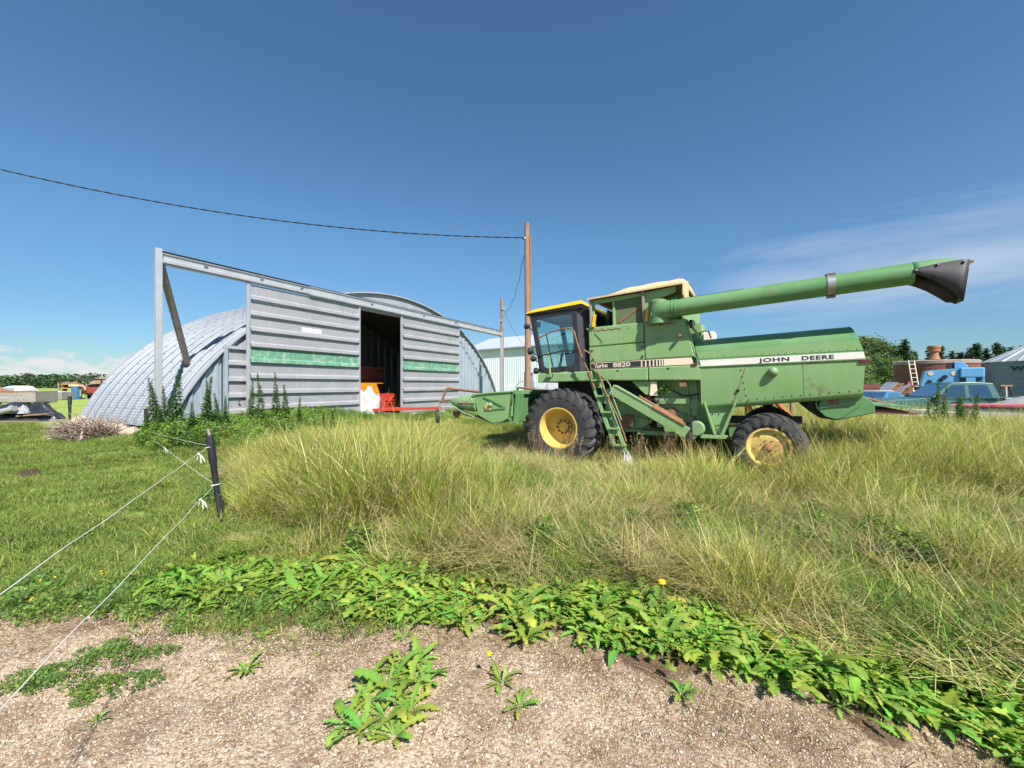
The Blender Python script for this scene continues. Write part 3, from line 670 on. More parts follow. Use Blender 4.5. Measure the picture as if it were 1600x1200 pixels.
# -- frame, braces, axles
MB().beam((-3.01, YS, 1.44), (-3.185, YS, .80), .07, .035, (1, 0, 0)).build('frame_brace', GREEN, cb, .008)
MB().beam((-3.545, YS, 1.41), (-3.30, YS, .80), .07, .035, (1, 0, 0)).build('frame_brace', GREEN, cb, .008)
plate('frame_gusset', [(-2.98, 1.40), (-3.54, 1.36), (-3.33, .79), (-3.15, .79)], 1.22, 1.26, GREEN, 0)
g_ = MB()
for x, z in ((-3.14, 1.2), (-3.25, 1.2), (-3.20, .97), (-3.24, .99), (-3.2, .9)): g_.ball((x, 1.262, z), .014, 6)
g_.build('gusset_bolts', DARK, cb)['kind'] = 'stuff'
MB().beam((-2.92, YS, .765), (-3.40, YS, .765), .06, .07).build('frame_sill', GREEN, cb, .008)
plate('rear_skid', [(-3.40, .98), (-3.40, .74), (-3.62, .74), (-3.80, .86), (-3.80, 1.0)], 1.05, 1.09, GREEND)
MB().box(-3.38, -4.6, .95, 1.10, 1.02, 1.16).build('rear_axle_beam', DARK, cb)
MB().box(-4.0, -4.14, -1.45, 1.45, .62, .82).build('rear_axle', DARK, cb)
MB().box(-3.98, -4.16, -.15, .15, .8, 1.45).build('axle_pivot', DARK, cb)
MB().box(.12, -.14, -1.1, 1.1, .75, 1.05).build('front_axle', DARK, cb)
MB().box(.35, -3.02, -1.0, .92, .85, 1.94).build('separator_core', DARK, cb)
MB().box(-2.9, -5.0, -1.0, 1.0, 1.05, 1.33).build('straw_walker_housing', DARK, cb) if False else None
# -- inner side wall with ribs behind the elevator
iw = plate('inner_side_wall', [(-2.02, 1.88), (-3.03, 1.88), (-3.0, 1.42), (-3.18, .78), (-2.2, .78), (-2.02, 1.35)], .93, 1.06, GREEN, .006)
MB().box(-2.10, -2.72, 1.06, 1.16, 1.40, 1.53).build('tool_box', GREENT, iw, .008)
for x in (-2.66, -2.82): MB().beam((x, 1.085, 1.86), (x-.04, 1.085, .85), .05, .03, (1, 0, 0)).build('wall_rib', GREEN, iw)
MB().beam((-2.93, 1.20, 1.86), (-3.16, 1.20, .80), .10, .02, (1, 0, 0)).build('wall_rib', GREENT, iw)
MB().lathe([(.001, .03), (.11, .03), (.11, 0)], (-2.80, 1.07, 1.40), 'y', 18).build('bearing_plate', GREEN, iw)
MB().box(-2.74, -2.86, 1.07, 1.12, 1.16, 1.30).build('bracket', GREENR, iw)
MB().box(-2.56, -2.68, 1.3, 1.36, 1.76, 1.84).build('amber_box', RUST, cb)
# -- tailings elevator: long sloping trough with rusted top
ev = MB().beam((-1.18, 1.40, 1.735), (-2.70, 1.40, .83), .20, .22).build('elevator_trough', GREENT, cb, .008)
MB().beam((-1.28, 1.43, 1.80), (-2.66, 1.43, .985), .17, .03).build('trough_lid', GREENR, ev, .004)
MB().beam((-1.75, 1.36, 1.575), (-2.60, 1.36, 1.065), .05, .035).build('trough_rail', RUSTO, ev, .004)
MB().beam((-2.05, 1.44, 1.36), (-2.66, 1.44, 1.0), .165, .034).build('rust_patch_sheet', RUSTO, ev)
eb = MB().lathe([(.001, .06), (.13, .06), (.15, .03), (.15, -.14)], (-2.86, 1.38, .92), 'y', 22).build('elevator_boot', GREENR, ev)
plate('elevator_foot', [(-2.62, .98), (-2.60, .74), (-2.80, .70), (-2.92, .80), (-2.86, 1.06)], 1.22, 1.42, GREENR, .01, ev)
plate('black_flap', [(-2.665, 1.02), (-2.68, .66), (-2.80, .64), (-2.79, 1.04)], 1.425, 1.45, BLACKM, .01, ev)
MB().lathe([(.001, .04), (.06, .04), (.06, 0)], (-2.75, 1.44, 1.10), 'y', 14).build('tensioner', BLACKM, ev)
# -- fan housing, lower rail, hopper, pulleys
plate('fan_housing', [(-.98, 1.55), (-1.25, 1.48), (-1.98, 1.20), (-1.90, .98), (-1.70, .80), (-1.05, .78), (-.90, 1.1)], 1.02, 1.22, GREENT, .02)
MB().beam((-1.68, 1.30, .80), (-2.66, 1.30, .78), .06, .09).build('lower_rail', GREENR, cb, .006)
plate('clean_grain_hopper', [(-1.58, 1.89), (-2.08, 1.89), (-2.06, 1.62), (-1.86, 1.60)], 1.02, 1.28, GREENT, .008)
plate('hopper_spout', [(-1.98, 1.87), (-2.10, 1.87), (-2.10, 1.58), (-1.95, 1.58)], 1.20, 1.31, CREAM, .006)
for x, z, r_ in ((-1.90, 1.50, .075), (-2.06, 1.50, .05), (-2.07, 1.38, .05), (-2.13, .97, .05)):
    MB().lathe([(.001, .05), (r_*.4, .05), (r_*.45, .03), (r_*.8, .02), (r_, .035), (r_, -.03)], (x, 1.2, z), 'y', 18).build('pulley', STEEL if r_ < .06 else RUST, cb)
MB().tube([(-1.72, 1.21, 1.62), (-1.80, 1.22, 1.52), (-1.86, 1.22, 1.46), (-1.95, 1.22, 1.45)], .012, 6).build('hose', RUST, cb)
MB().tube([(-1.68, 1.21, 1.62), (-1.77, 1.22, 1.50), (-1.84, 1.22, 1.43)], .012, 6).build('hose', RUST, cb)
# belts, latches, seam bolts
for (xa, za, ra), (xb2, zb2, rb2), yy in (((-1.02, 1.66, .10), (-1.88, 1.52, .07), 1.16), ((-1.45, 1.02, .16), (-2.13, .97, .06), 1.26), ((-2.35, 1.20, .12), (-2.82, .98, .10), 1.10)):
    for (x_, z_, r_) in ((xa, za, ra), (xb2, zb2, rb2)): MB().lathe([(.001, .02), (r_*.3, .025), (r_*.35, .008), (r_*.85, .006), (r_, .02), (r_*.93, 0), (r_, -.02)], (x_, yy, z_), 'y', 22).build('belt_pulley', RUST if r_ > .1 else STEEL, cb)
    for sg in (1, -1): MB().beam((xa, yy, za+sg*ra), (xb2, yy, zb2+sg*rb2), .026, .010).build('drive_belt', BLACKM, cb)
for x_, z_ in ((-.72, 2.62), (-.74, 2.42), (-1.84, 2.62), (-1.84, 2.42), (-2.35, 2.14), (-1.30, 2.14)):
    MB().box(x_-.022, x_+.022, YS-.004, YS+.022, z_-.012, z_+.012).build('panel_latch', DARK, cb, .003)
sb = MB()
for k in range(12): sb.ball((-1.90, YS+.001, 2.40+k*.062), .009, 6)
for k in range(10): sb.ball((-2.70-.018*k*1.05, YS+.001, 3.06-k*.075), .010, 6)
for k in range(16): sb.ball((-1.05-k*.115, YS+.012, 1.965-.004*k), .009, 6)
for k in range(20): sb.ball((-3.02-k*.124, YS+.006, 2.325), .008, 6)
sb.build('seam_bolts', RUST, cb, smooth=False)['kind'] = 'stuff'
for xa, za, xb2, zb2 in ((-1.2, 1.86, -1.9, 1.30), (-1.5, 1.84, -2.2, 1.62), (-2.3, 1.72, -2.9, 1.60)): MB().tube([(xa, 1.10, za), ((xa+xb2)/2, 1.14, (za+zb2)/2-.10), (xb2, 1.10, zb2)], .016, 6).build('hydraulic_hose', BLACKM, cb)
MB().box(-2.955, -2.975, YS+.003, YS+.006, 1.36, 2.12).build('sheet_lap', GREENT, cb)
MB().box(-4.62, -4.625, YS+.001, YS+.004, 1.46, 2.13).build('sheet_lap', RUSTD, cb)
# -- cab
cabm = BLACK
def ring_plate(outer, inner, y0, y1):
    m = MB(); n = len(outer)
    vs = [(x, y, z) for y in (y0, y1) for lp in (outer, inner) for x, z in lp]; fs = []
    for i in range(n):
        j = (i+1) % n
        fs += [(i, j, n+j, n+i), (2*n+i, 3*n+i, 3*n+j, 2*n+j), (i, 2*n+i, 2*n+j, j), (n+i, n+j, 3*n+j, 3*n+i)]
    return m.add(vs, fs)
def rnd(poly, r_, n=5):
    out = []
    for i in range(len(poly)):
        p0, p1, p2 = (Vector(poly[i-1]), Vector(poly[i]), Vector(poly[(i+1) % len(poly)]))
        a = p1+(p0-p1).normalized()*r_; b = p1+(p2-p1).normalized()*r_
        for k in range(n+1):
            q = k/n; out.append(tuple(a*(1-q)**2+p1*2*q*(1-q)+b*q*q))
    return out
OUT = [(.87, 3.60), (-.355, 3.60), (-.40, 2.17), (.625, 2.17)]; INN = [(.735, 3.49), (-.245, 3.52), (-.295, 2.31), (.515, 2.275)]
cab = ring_plate(rnd(OUT, .04), rnd(INN, .10), 1.29, 1.35).build('cab', BLACK, cb, .006)
cab['label'] = 'black framed glass operator cab'
MB().prism(rnd([(.75, 3.505), (-.26, 3.535), (-.31, 2.295), (.50, 2.26)], .1), 1.315, 1.321).build('side_window', GLASS, cab)
ring_plate(rnd(OUT, .04), rnd(INN, .10), -.41, -.35).build('far_side_frame', BLACK, cab)
MB().prism(rnd([(.75, 3.505), (-.26, 3.535), (-.31, 2.295), (.50, 2.26)], .1), -.385, -.379).build('side_window', GLASS, cab)
MB().loft([[(-.36, 1.35, 3.6), (-.58, 1.16, 3.6), (-.56, 1.12, 3.6), (-.36, 1.29, 3.6)], [(-.41, 1.35, 2.17), (-.63, 1.16, 2.17), (-.61, 1.12, 2.17), (-.41, 1.29, 2.17)]]).build('corner_post', BLACK, cab, .006)
MB().loft([[(-.36, -.41, 3.6), (-.58, -.3, 3.6), (-.56, -.26, 3.6), (-.36, -.35, 3.6)], [(-.41, -.41, 2.17), (-.63, -.3, 2.17), (-.61, -.26, 2.17), (-.41, -.35, 2.17)]]).build('corner_post', BLACK, cab)
MB().box(-.575, -.60, -.3, 1.14, 3.36, 3.6).build('rear_header', BLACK, cab); MB().box(-.59, -.63, -.3, 1.14, 2.17, 2.45).build('rear_panel', BLACK, cab)
MB().add([(-.58, -.28, 3.37), (-.58, 1.13, 3.37), (-.605, 1.13, 2.44), (-.605, -.28, 2.44)], [(0, 1, 2, 3)]).build('rear_window', GLASS, cab)
MB().add([(.845, -.36, 3.55), (.845, 1.30, 3.55), (.60, 1.30, 2.2), (.60, -.36, 2.2)], [(0, 1, 2, 3)]).build('windscreen', GLASS, cab)
MB().beam((.84, -.36, 3.57), (.84, 1.30, 3.57), .05, .06).build('screen_rail', BLACK, cab); MB().beam((.61, -.36, 2.19), (.61, 1.30, 2.19), .05, .06).build('screen_rail', BLACK, cab)
# roof: black rim, yellow cap with sloped sides, nose a little low
def rr(x0, x1, y0, y1, z0, z1): return [(x0, y0, z0), (x1, y0, z1), (x1, y1, z1), (x0, y1, z0)]
roof = MB().loft([rr(.965, -.52, -.47, 1.41, 3.630, 3.700), rr(.955, -.51, -.46, 1.40, 3.655, 3.725), rr(.80, -.44, -.34, 1.27, 3.745, 3.815), rr(.60, -.30, -.1, 1.0, 3.765, 3.83)]).build('roof', YEL, cab, .012)
MB().loft([rr(.93, -.50, -.44, 1.375, 3.588, 3.61), rr(.955, -.515, -.46, 1.40, 3.632, 3.698)]).build('roof_rim', BLACKM, roof)
MB().box(-.1, .15, .25, .85, 2.45, 2.60).build('seat', BLACKM, cab, .04)
MB().beam((-.02, .55, 2.62), (-.16, .55, 3.15), .48, .12, (1, 0, 0)).build('seat_back', BLACKM, cab, .04)
MB().box(-.05, .08, .4, .7, 2.16, 2.45).build('seat_post', DARK, cab)
MB().tube([(.50, .55, 2.17), (.36, .55, 2.78)], .035, 8).build('steering_column', BLACKM, cab)
sw_ = [(.36+.17*math.cos(k*math.pi/10)*.45, .55+.19*math.sin(k*math.pi/10), 2.80+.17*math.cos(k*math.pi/10)*.8*.55) for k in range(21)]
MB().tube(sw_, .014, 6).build('steering_wheel', BLACKM, cab)
MB().box(.45, -.2, -.28, .05, 2.17, 2.72).build('console', DARK, cab, .03)
MB().box(.66, .78, 1.16, 1.26, 3.30, 3.44).build('cab_mirror', BLACKM, cab, .02)
# lamps on the front post and mirrors
for (x, y, z, r_) in ((.97, 1.36, 3.33, .07), (.86, 1.40, 2.71, .09), (.78, 1.40, 2.52, .075), (.70, 1.42, 2.22, .08)):
    lp = MB().lathe([(.001, -.09), (r_*.6, -.085), (r_*.95, -.03), (r_, .02), (r_*.9, .03), (.001, .035)], (x, y, z), 'x', 16).build('work_lamp', BLACKM, cab)
    MB().tube([(x-.04, y, z-.02), (x-.14, y-.06, z-.10)], .014, 6).build('lamp_bracket', DARK, lp)
# work lamp on the tank corner
lp = MB().lathe([(.001, -.07), (.05, -.065), (.08, -.01), (.085, .03)], (-2.80, 1.28, 3.02), 'x', 16).build('rear_lamp', BLACKM, cb)
MB().lathe([(.078, .0), (.05, -.028), (.001, -.035)], (-2.835, 1.28, 3.02), 'x', 16).build('lens', LENS, lp)
MB().beam((-2.69, 1.22, 3.12), (-2.98, 1.22, 2.70), .05, .03, (0, 1, 0)).build('lamp_stay', GREEN, cb)
MB().box(-2.70, -2.95, .3, 1.05, 2.6, 3.05).build('engine_bulkhead', GREENT, cb)
an = MB().box(-2.98, -3.18, .45, .95, 2.70, 2.87).build('air_screen', WHITED, cb, .006)
MB().tube([(-2.93, 1.05, 2.72), (-2.94, 1.05, 2.86), (-3.02, 1.05, 2.88), (-3.09, 1.05, 2.86), (-3.13, 1.05, 2.72)], .014, 6).build('guard_rail', RUST, cb)
# -- platform, ladder, rails
pf = MB().box(.60, -.70, -.35, 1.52, 1.93, 2.15).build('platform', GREEN, cb, .02)
MB().box(.30, -.69, 1.521, 1.535, 1.945, 2.12).build('platform_skirt', GREENT, pf, .004)
LY = 1.72
ld = MB().beam((-.76, LY, 2.12), (-1.37, LY+.08, .42), .03, .075, (1, 0, 0)).build('ladder', GREEN, cb, .005)
MB().beam((-1.00, LY-.02, 1.95), (-1.52, LY+.06, .55), .03, .075, (1, 0, 0)).build('stringer', GREEN, ld, .005)
for k in range(5):
    q = (k+.55)/5; xa = -.76-.61*q; za = 2.12-1.70*q; xb_ = xa-.21
    MB().box(xa-.02, xb_-.02, LY-.10+.08*q, LY+.07+.08*q, za-.015, za+.02).build('tread', GREEN, ld)
    plate('riser', [(xa-.01, za-.02), (xb_, za-.02), (xb_-.05, za-.16), (xa-.06, za-.16)], LY-.11+.08*q, LY-.10+.08*q, GREENT, 0, ld)
MB().tube([(.50, 1.62, 2.98), (.15, 1.62, 3.10), (-.10, 1.62, 3.14), (-.33, 1.62, 3.13), (-.41, 1.63, 3.05), (-.48, 1.65, 2.80), (-.60, 1.70, 2.48), (-.76, 1.75, 2.16), (-.92, 1.78, 1.75)], .018, 8).build('hand_rail', RUST, ld)
MB().tube([(.44, 1.60, 2.56), (-.13, 1.60, 2.64), (-.50, 1.62, 2.61)], .016, 8).build('mid_rail', BLACK, ld)
MB().tube([(.30, 1.60, 3.04), (.13, 1.58, 2.14)], .016, 8).build('rail_post', BLACK, ld); MB().tube([(.28, 1.58, 2.64), (.24, 1.56, 2.08)], .024, 8).build('rail_post', GREEN, ld)
MB().box(.20, .33, 1.52, 1.60, 2.05, 2.12).build('post_socket', GREENR, ld)
MB().tube([(-.70, 1.80, 2.60), (-.86, 1.81, 2.50), (-.95, 1.82, 2.35), (-1.04, 1.83, 2.05), (-1.14, 1.84, 1.75), (-1.42, 1.86, 1.18), (-1.60, 1.88, .66)], .017, 8).build('hand_rail', RUST, ld)
MB().tube([(-1.08, 1.82, 1.92), (-1.20, 1.82, 1.93), (-1.27, 1.82, 1.82), (-1.33, 1.83, 1.55), (-1.5, 1.85, 1.1)], .014, 8).build('grab_loop', GREENR, ld)
# -- wheels
def tyre_mesh(R_, w, rim_r, nl, lug_h, sweep):
    m = MB(); h = w/2
    prof = [(rim_r, -h*.80), (rim_r+.03, -h*.90), ((R_+rim_r)/2, -h*1.0), (R_-.10, -h*.96), (R_-.035, -h*.86), (R_-.012, -h*.5), (R_, 0), (R_-.012, h*.5), (R_-.035, h*.86), (R_-.10, h*.96), ((R_+rim_r)/2, h*1.0), (rim_r+.03, h*.90), (rim_r, h*.80)]
    m.lathe(prof, (0, 0, 0), 'y', 64)
    for sgn in (-1, 1):
        for k in range(nl):
            a0 = 2*math.pi*(k+(0 if sgn < 0 else .5))/nl; st_ = []
            for q, yy, rr_ in ((0, -.02, R_+.0), (.35, h*.36, R_-.004), (.7, h*.74, R_-.02), (.92, h*.95, R_-.05), (1.05, h*1.0, R_-.17)):
                an_ = a0+sweep*q; wd = (.030 if q < .9 else .024)/R_*1.9
                top = lug_h if q < 1 else lug_h*.35
                ring = []
                for aa, rad in ((an_-wd*1.25, rr_-.015), (an_-wd*.8, rr_+top), (an_+wd*.8, rr_+top), (an_+wd*1.25, rr_-.015)):
                    y_ = sgn*(yy+(.012 if q > 1 else 0)); ring.append((rad*math.sin(aa), y_, rad*math.cos(aa)))
                st_.append(ring)
            m.loft(st_)
    return m
def wheel(name, c, R_, w, rim_r, dish, nl, yaw, m_rim, side=1):
    h = w/2; e = MB()
    if dish > .2:
        pr = [(rim_r+.025, h*.86), (rim_r+.03, h*.93), (rim_r+.005, h*.93), (rim_r-.015, h*.80), (rim_r-.035, h*.45), (rim_r-.055, h-dish+.03), (rim_r-.11, h-dish), (.20, h-dish-.01), (.001, h-dish-.01)]
    else:
        pr = [(rim_r+.02, h*.80), (rim_r+.022, h*.92), (rim_r-.008, h*.92), (rim_r-.03, h*.70), (rim_r-.045, h*.52), (rim_r-.09, h*.60), (rim_r*.5, h*.72), (.12, h*.66), (.001, h*.66)]
    e.lathe([(r_, side*y_) for r_, y_ in pr], (0, 0, 0), 'y', 40)
    o = e.build(name, m_rim, cb); o.location = c; o.rotation_euler = (0, .35, yaw)
    tyre_mesh(R_, w, rim_r, nl, .042 if R_ > .7 else .028, -.34 if R_ > .7 else -.42).build('tyre', RUBBER, o, fix=False)
    return o
fw = wheel('front_wheel', (0, 1.39, .88), .87, .74, .44, .40, 23, 0, YELR)
hb_ = MB().lathe([(.19, -.01), (.19, .03), (.17, .045), (.12, .045), (.115, .05), (.001, .06)], (0, -.02, 0), 'y', 28).build('hub', YELR, fw)
bl = MB()
for k in range(10): a = 2*math.pi*k/10; bl.lathe([(.001, .04), (.024, .038), (.024, 0)], (.155*math.sin(a), .008, .155*math.cos(a)), 'y', 8)
bl.build('wheel_bolts', RUSTD, hb_)['kind'] = 'stuff'
MB().lathe([(.120, .0), (.135, .004), (.128, .008), (.118, .004)], (0, .026, 0), 'y', 28).build('hub_ring', RUST, hb_)
fr = wheel('front_wheel', (0, -1.39, .88), .87, .74, .44, .40, 23, 0, YELR, -1)
rw = wheel('rear_wheel', (-4.07, 1.44, .63), .585, .36, .335, .05, 19, R(-2), YELB)
MB().lathe([(.001, .30), (.03, .30), (.035, .27), (.055, .26), (.06, .20), (.085, .195), (.09, .1)], (0, -.06, 0), 'y', 18).build('hub', RUSTO, rw)
wb = MB()
for k in range(8): a = 2*math.pi*k/8; wb.lathe([(.001, .02), (.013, .02), (.013, 0)], (.125*math.sin(a), .118, .125*math.cos(a)), 'y', 6)
for k in range(6): a = 2*math.pi*k/6+.3; wb.lathe([(.001, .01), (.016, .01), (.016, 0)], (.24*math.sin(a), .108, .24*math.cos(a)), 'y', 6)
wb.build('wheel_bolts', RUSTD, rw)['kind'] = 'stuff'
wheel('rear_wheel', (-4.07, -1.44, .63), .585, .36, .335, .05, 19, 0, YELB, -1)
# -- feeder house and header
MB().loft([[(.25, -.55, 1.15), (.25, .55, 1.15), (.25, .55, 1.75), (.25, -.55, 1.75)], [(1.25, -.55, 1.0), (1.25, .55, 1.0), (1.25, .55, 1.5), (1.25, -.55, 1.5)]]).build('feeder_house', GREEND, cb, .01)
HY = 2.0
hdr = plate('header', [(1.03, 1.73), (2.16, 1.66), (2.10, 1.45), (2.02, 1.16), (1.52, .93), (1.05, 1.15)], HY-.05, HY, GREEN, .01); hdr['label'] = 'green cutting platform of the combine, raised'
plate('end_plate', [(1.03, 1.73), (2.16, 1.66), (2.10, 1.45), (2.02, 1.16), (1.52, .93), (1.05, 1.15)], -HY, -HY+.05, GREEN, .01, hdr)
MB().tube([(1.0, HY+.01, 1.735), (1.7, HY+.01, 1.705), (2.17, HY+.01, 1.665), (2.24, HY+.01, 1.60), (2.14, HY+.01, 1.44)], .022, 6).build('edge_roll', GREEN, hdr)
plate('back_sheet', [(1.0, 1.70), (1.06, 1.70), (1.16, 1.05), (1.10, 1.03)], -HY, HY, GREEND, 0, hdr)
MB().box(.94, 1.06, -HY, HY, 1.66, 1.76).build('top_beam', GREEND, hdr, .01)
plate('floor_sheet', [(1.12, 1.04), (1.60, .96), (2.15, 1.14), (2.15, 1.16), (1.60, .985), (1.12, 1.06)], -HY, HY, DARK, 0, hdr)
MB().tube([(1.55, -HY, 1.28), (1.55, HY-.06, 1.28)], .16, 16).build('cross_auger', GREENR, hdr)
MB().prism([(1.03, 1.72), (.78, 1.66), (.82, 1.15), (.93, 1.0), (1.05, 1.15)], HY-.12, HY-.09).build('end_brace', GREEND, hdr)
MB().beam((.90, HY-.05, 1.68), (1.0, HY-.05, .98), .05, .10, (1, 0, 0)).build('end_post', GREEND, hdr, .008)
MB().box(1.035, 1.06, HY, HY+.012, 1.40, 1.54).build('reflector', REDL, hdr)
MB().beam((1.85, HY+.012, 1.62), (1.22, HY+.012, 1.36), .02, .035).build('lift_link', GREEND, hdr); MB().beam((1.22, HY+.012, 1.35), (1.82, HY+.012, 1.30), .02, .03).build('lift_link', GREENR, hdr)
MB().lathe([(.001, .06), (.03, .06), (.05, .03), (.065, 0)], (1.66, HY, 1.42), 'y', 14).build('bearing', GREENR, hdr)
plate('adjuster', [(1.62, 1.28), (1.80, 1.31), (1.82, 1.40), (1.74, 1.46)], HY, HY+.02, YELB, 0, hdr)
# crop divider: rounded nose both ends
for sgn, nm in ((1, ''), (-1, '')):
    yc = sgn*(HY-.12); rings = []
    for x, top, bot, hw in ((2.12, 1.66, 1.20, .17), (2.4, 1.655, 1.22, .17), (2.65, 1.635, 1.27, .15), (2.85, 1.60, 1.36, .10), (2.98, 1.54, 1.45, .04), (3.02, 1.51, 1.49, .015)):
        rings.append([(x, yc+hw*math.cos(2*math.pi*k/14), (top+bot)/2+(top-bot)/2*math.sin(2*math.pi*k/14)*(1 if math.sin(2*math.pi*k/14) > 0 else .8)) for k in range(14)])
    dv = MB().loft(rings).build('crop_divider', GREENR, hdr)
    MB().tube([(2.1, yc+sgn*.17, 1.46), (2.6, yc+sgn*.155, 1.47), (2.99, yc, 1.50)], .018, 6).build('divider_edge', RUST, dv)
    MB().tube([(2.98, yc+sgn*.1, 1.47), (2.55, yc+sgn*.19, 1.28), (2.1, yc+sgn*.19, 1.12)], .02, 6).build('divider_rod', GREENR, dv)
    MB().lathe([(.001, .04), (.10, .03), (.12, 0), (.10, -.03), (.001, -.04)], (2.76, yc+sgn*.06, 1.20), 'y', 16).build('sickle_pulley', RUST, dv)
    MB().beam((2.66, yc+sgn*.12, 1.32), (2.22, yc+sgn*.12, 1.14), .05, .06).build('knife_drive', DARK, dv)
    # rusty gauge-wheel arm
    MB().tube([(2.10, yc-sgn*.05, 1.74), (2.7, yc-sgn*.05, 1.80), (3.10, yc-sgn*.04, 1.855), (3.16, yc-sgn*.02, 1.83), (3.30, yc, 1.50)], .033, 8).build('wheel_arm', RUST, dv)
    MB().tube([(2.98, yc, 1.50), (3.36, yc, 1.50)], .028, 8).build('wheel_arm', RUST, dv)
    MB().tube([(3.37, yc, 1.54), (3.38, yc, 1.13)], .022, 8).build('wheel_fork', GREENR, dv)
    gw = MB().lathe([(.09, -.045), (.15, -.05), (.185, -.03), (.19, 0), (.185, .03), (.15, .05), (.09, .045)], (0, 0, 0), 'y', 26, closed=True).build('gauge_wheel', RUBBER, dv); gw.location = (3.38, yc+sgn*.08, 1.12); gw.rotation_euler = (0, 0, R(-50))
    MB().lathe([(.001, -.02), (.092, -.03), (.092, .03), (.001, .02)], (0, 0, 0), 'y', 18).build('rim', DARK, gw)
# cutter bar guards
for k in range(26):
    y = -HY+.1+k*(2*HY-.2)/25; MB().beam((2.10, y, 1.13), (2.26, y, 1.12), .035, .025).build('knife_guard', RUST, hdr)
# ---------------------------------------------------------------- poles and wires
def pole(name, lab, x, y, h, r0, r1):
    t_ = thing(name, lab, 'utility pole', (x, y, gz(x, y)-.3)); pts = []; rs = []
    for k in range(9): q = k/8; pts.append((.02*math.sin(q*5), 0, h*q)); rs.append(r0+(r1-r0)*q)
    MB().tube(pts, rs, 14).build('shaft', WOODP, t_)
    return t_
up1 = pole('utility_pole', 'tall brown wooden utility pole behind the combine cab', at(824, 20), 20, 9.85, .155, .115)
MB().box(-.16, -.09, -.14, .05, 9.05, 9.15).build('insulator_bracket', STEEL, up1); MB().lathe([(.02, 0), (.05, .02), (.05, .10), (.02, .12)], (-.19, -.05, 9.05), 'z', 12).build('insulator', DARK, up1)
MB().box(.10, .16, -.08, .06, 3.3, 9.2).build('conduit', RUST, up1)
up2 = pole('utility_pole', 'short thin brown pole right beside the shed track end', at(784.5, 28), 28, 7.5, .125, .10)
MB().box(-.03, .18, -.16, -.08, 6.75, 6.95).build('insulator_bracket', STEEL, up2)
MB().box(-.12, .02, -.17, -.09, 5.95, 6.15).build('meter_box', STEEL, up2)
def sag(a, b, s, n=24, wob=0):
    a = Vector(a); b = Vector(b); out = []
    for k in range(n+1):
        q = k/n; p_ = a.lerp(b, q); p_.z -= s*4*q*(1-q)
        if wob: p_.x += wob*math.sin(q*31); p_.z += wob*.6*math.sin(q*47)
        out.append(p_)
    return out
A1 = (at(824, 20)-.2, 19.95, 8.83)
def wire(name, lab, pts, r_, twist=True):
    if not twist: o = MB().tube(pts, r_, 5).build(name, WIREM)
    else:                                         # two cores wound round each other
        m = MB(); n = len(pts)
        for ph in (0, math.pi):
            fine = []
            for i in range((n-1)*4+1):
                q = i/4; k = min(int(q), n-2); p_ = Vector(pts[k]).lerp(Vector(pts[k+1]), q-k)
                fine.append(p_+Vector((0, math.cos(q*3+ph), math.sin(q*3+ph)))*r_*.8)
            m.tube(fine, r_, 5)
        o = m.build(name, WIREM)
    return tag(o, lab, 'wire')
wire('overhead_wire', 'black overhead wire sweeping across the sky from the tall pole', sag(A1, (-26.5, 16.6, 11.95), 1.02, 60), .018)
B1 = (at(784.5, 28)+.15, 27.9, 6.70)
wire('drop_wire', 'thin wire looping down from the tall pole to the short pole', sag((at(822, 20), 19.9, 8.55), B1, .95, 30, .03), .012, False)
wire('service_wire', 'thin wire running from the short pole to the white building', sag(B1, (at(818, 36), 36, 5.3), .25, 20, .02), .012, False)

# ---------------------------------------------------------------- white building behind
wb_a = Vector((5.4, 35.0)); wb_d = Vector((-.776, .63)).normalized(); wb_L = 13.2
wbl = thing('white_building', 'long white ribbed metal building behind the poles', 'building', (wb_a.x, wb_a.y, gz(wb_a.x, wb_a.y)), math.atan2(wb_d.y, wb_d.x))
# local x runs along the wall away from us, local -y faces ... pick the side towards the camera
fy = 1 if (Matrix.Rotation(math.atan2(wb_d.y, wb_d.x), 2) @ Vector((0, 1))).y < 0 else -1
nsh = 17; shw = wb_L/nsh
def ribbed(w, h, n=3):
    m = MB(); vs = []; fs = []; k = 0
    for i in range(n):
        for u, dy in ((0, 0), (.35, 0), (.45, .02), (.65, .02), (.75, 0)):
            x = (i+u)*w/n; vs += [(x, dy*fy, 0), (x, dy*fy, h)]
    vs += [(w, 0, 0), (w, 0, h)]
    for i in range(len(vs)//2-1): fs.append((2*i, 2*i+2, 2*i+3, 2*i+1))
    return m.add(vs, fs)
ws0 = ribbed(shw, 5.3).build('wall_sheet', WHITES, wbl, fix=False, smooth=False)
for k in range(1, nsh): c_ = ws0.copy(); COL.objects.link(c_); c_.parent = wbl; c_.location = (k*shw, 0, 0)
MB().box(-.05, wb_L, -.05*fy, -8*fy, .0, 5.25).build('wall_core', WHITES, wbl)
MB().prism([(.28*fy, 5.28), (.28*fy, 5.36), (-4*fy, 6.95), (-8.3*fy, 5.36), (-8.3*fy, 5.28), (-4*fy, 6.85)], -.2, wb_L+.2, 'yz').build('roof', ROOFW, wbl)
MB().box(-.2, wb_L+.2, .06*fy, .30*fy, 5.17, 5.30).build('eave_trim', mat('grey_trim', (.20, .23, .27), None, 3, .5), wbl)
rl = thing('steel_hand_rail', 'thin steel hand rail behind the combine header', 'rail', (at(815, 19), 19, gz(at(815, 19), 19)))
MB().tube([(-.25, 0, 0), (-.25, 0, 1.70), (-.10, 0, 1.92), (.55, 0, 1.92), (.55, 0, 0)], .018, 6).build('rail', STEEL, rl); MB().tube([(-.25, 0, 1.66), (.55, 0, 1.66)], .015, 6).build('cross_rail', STEEL, rl)
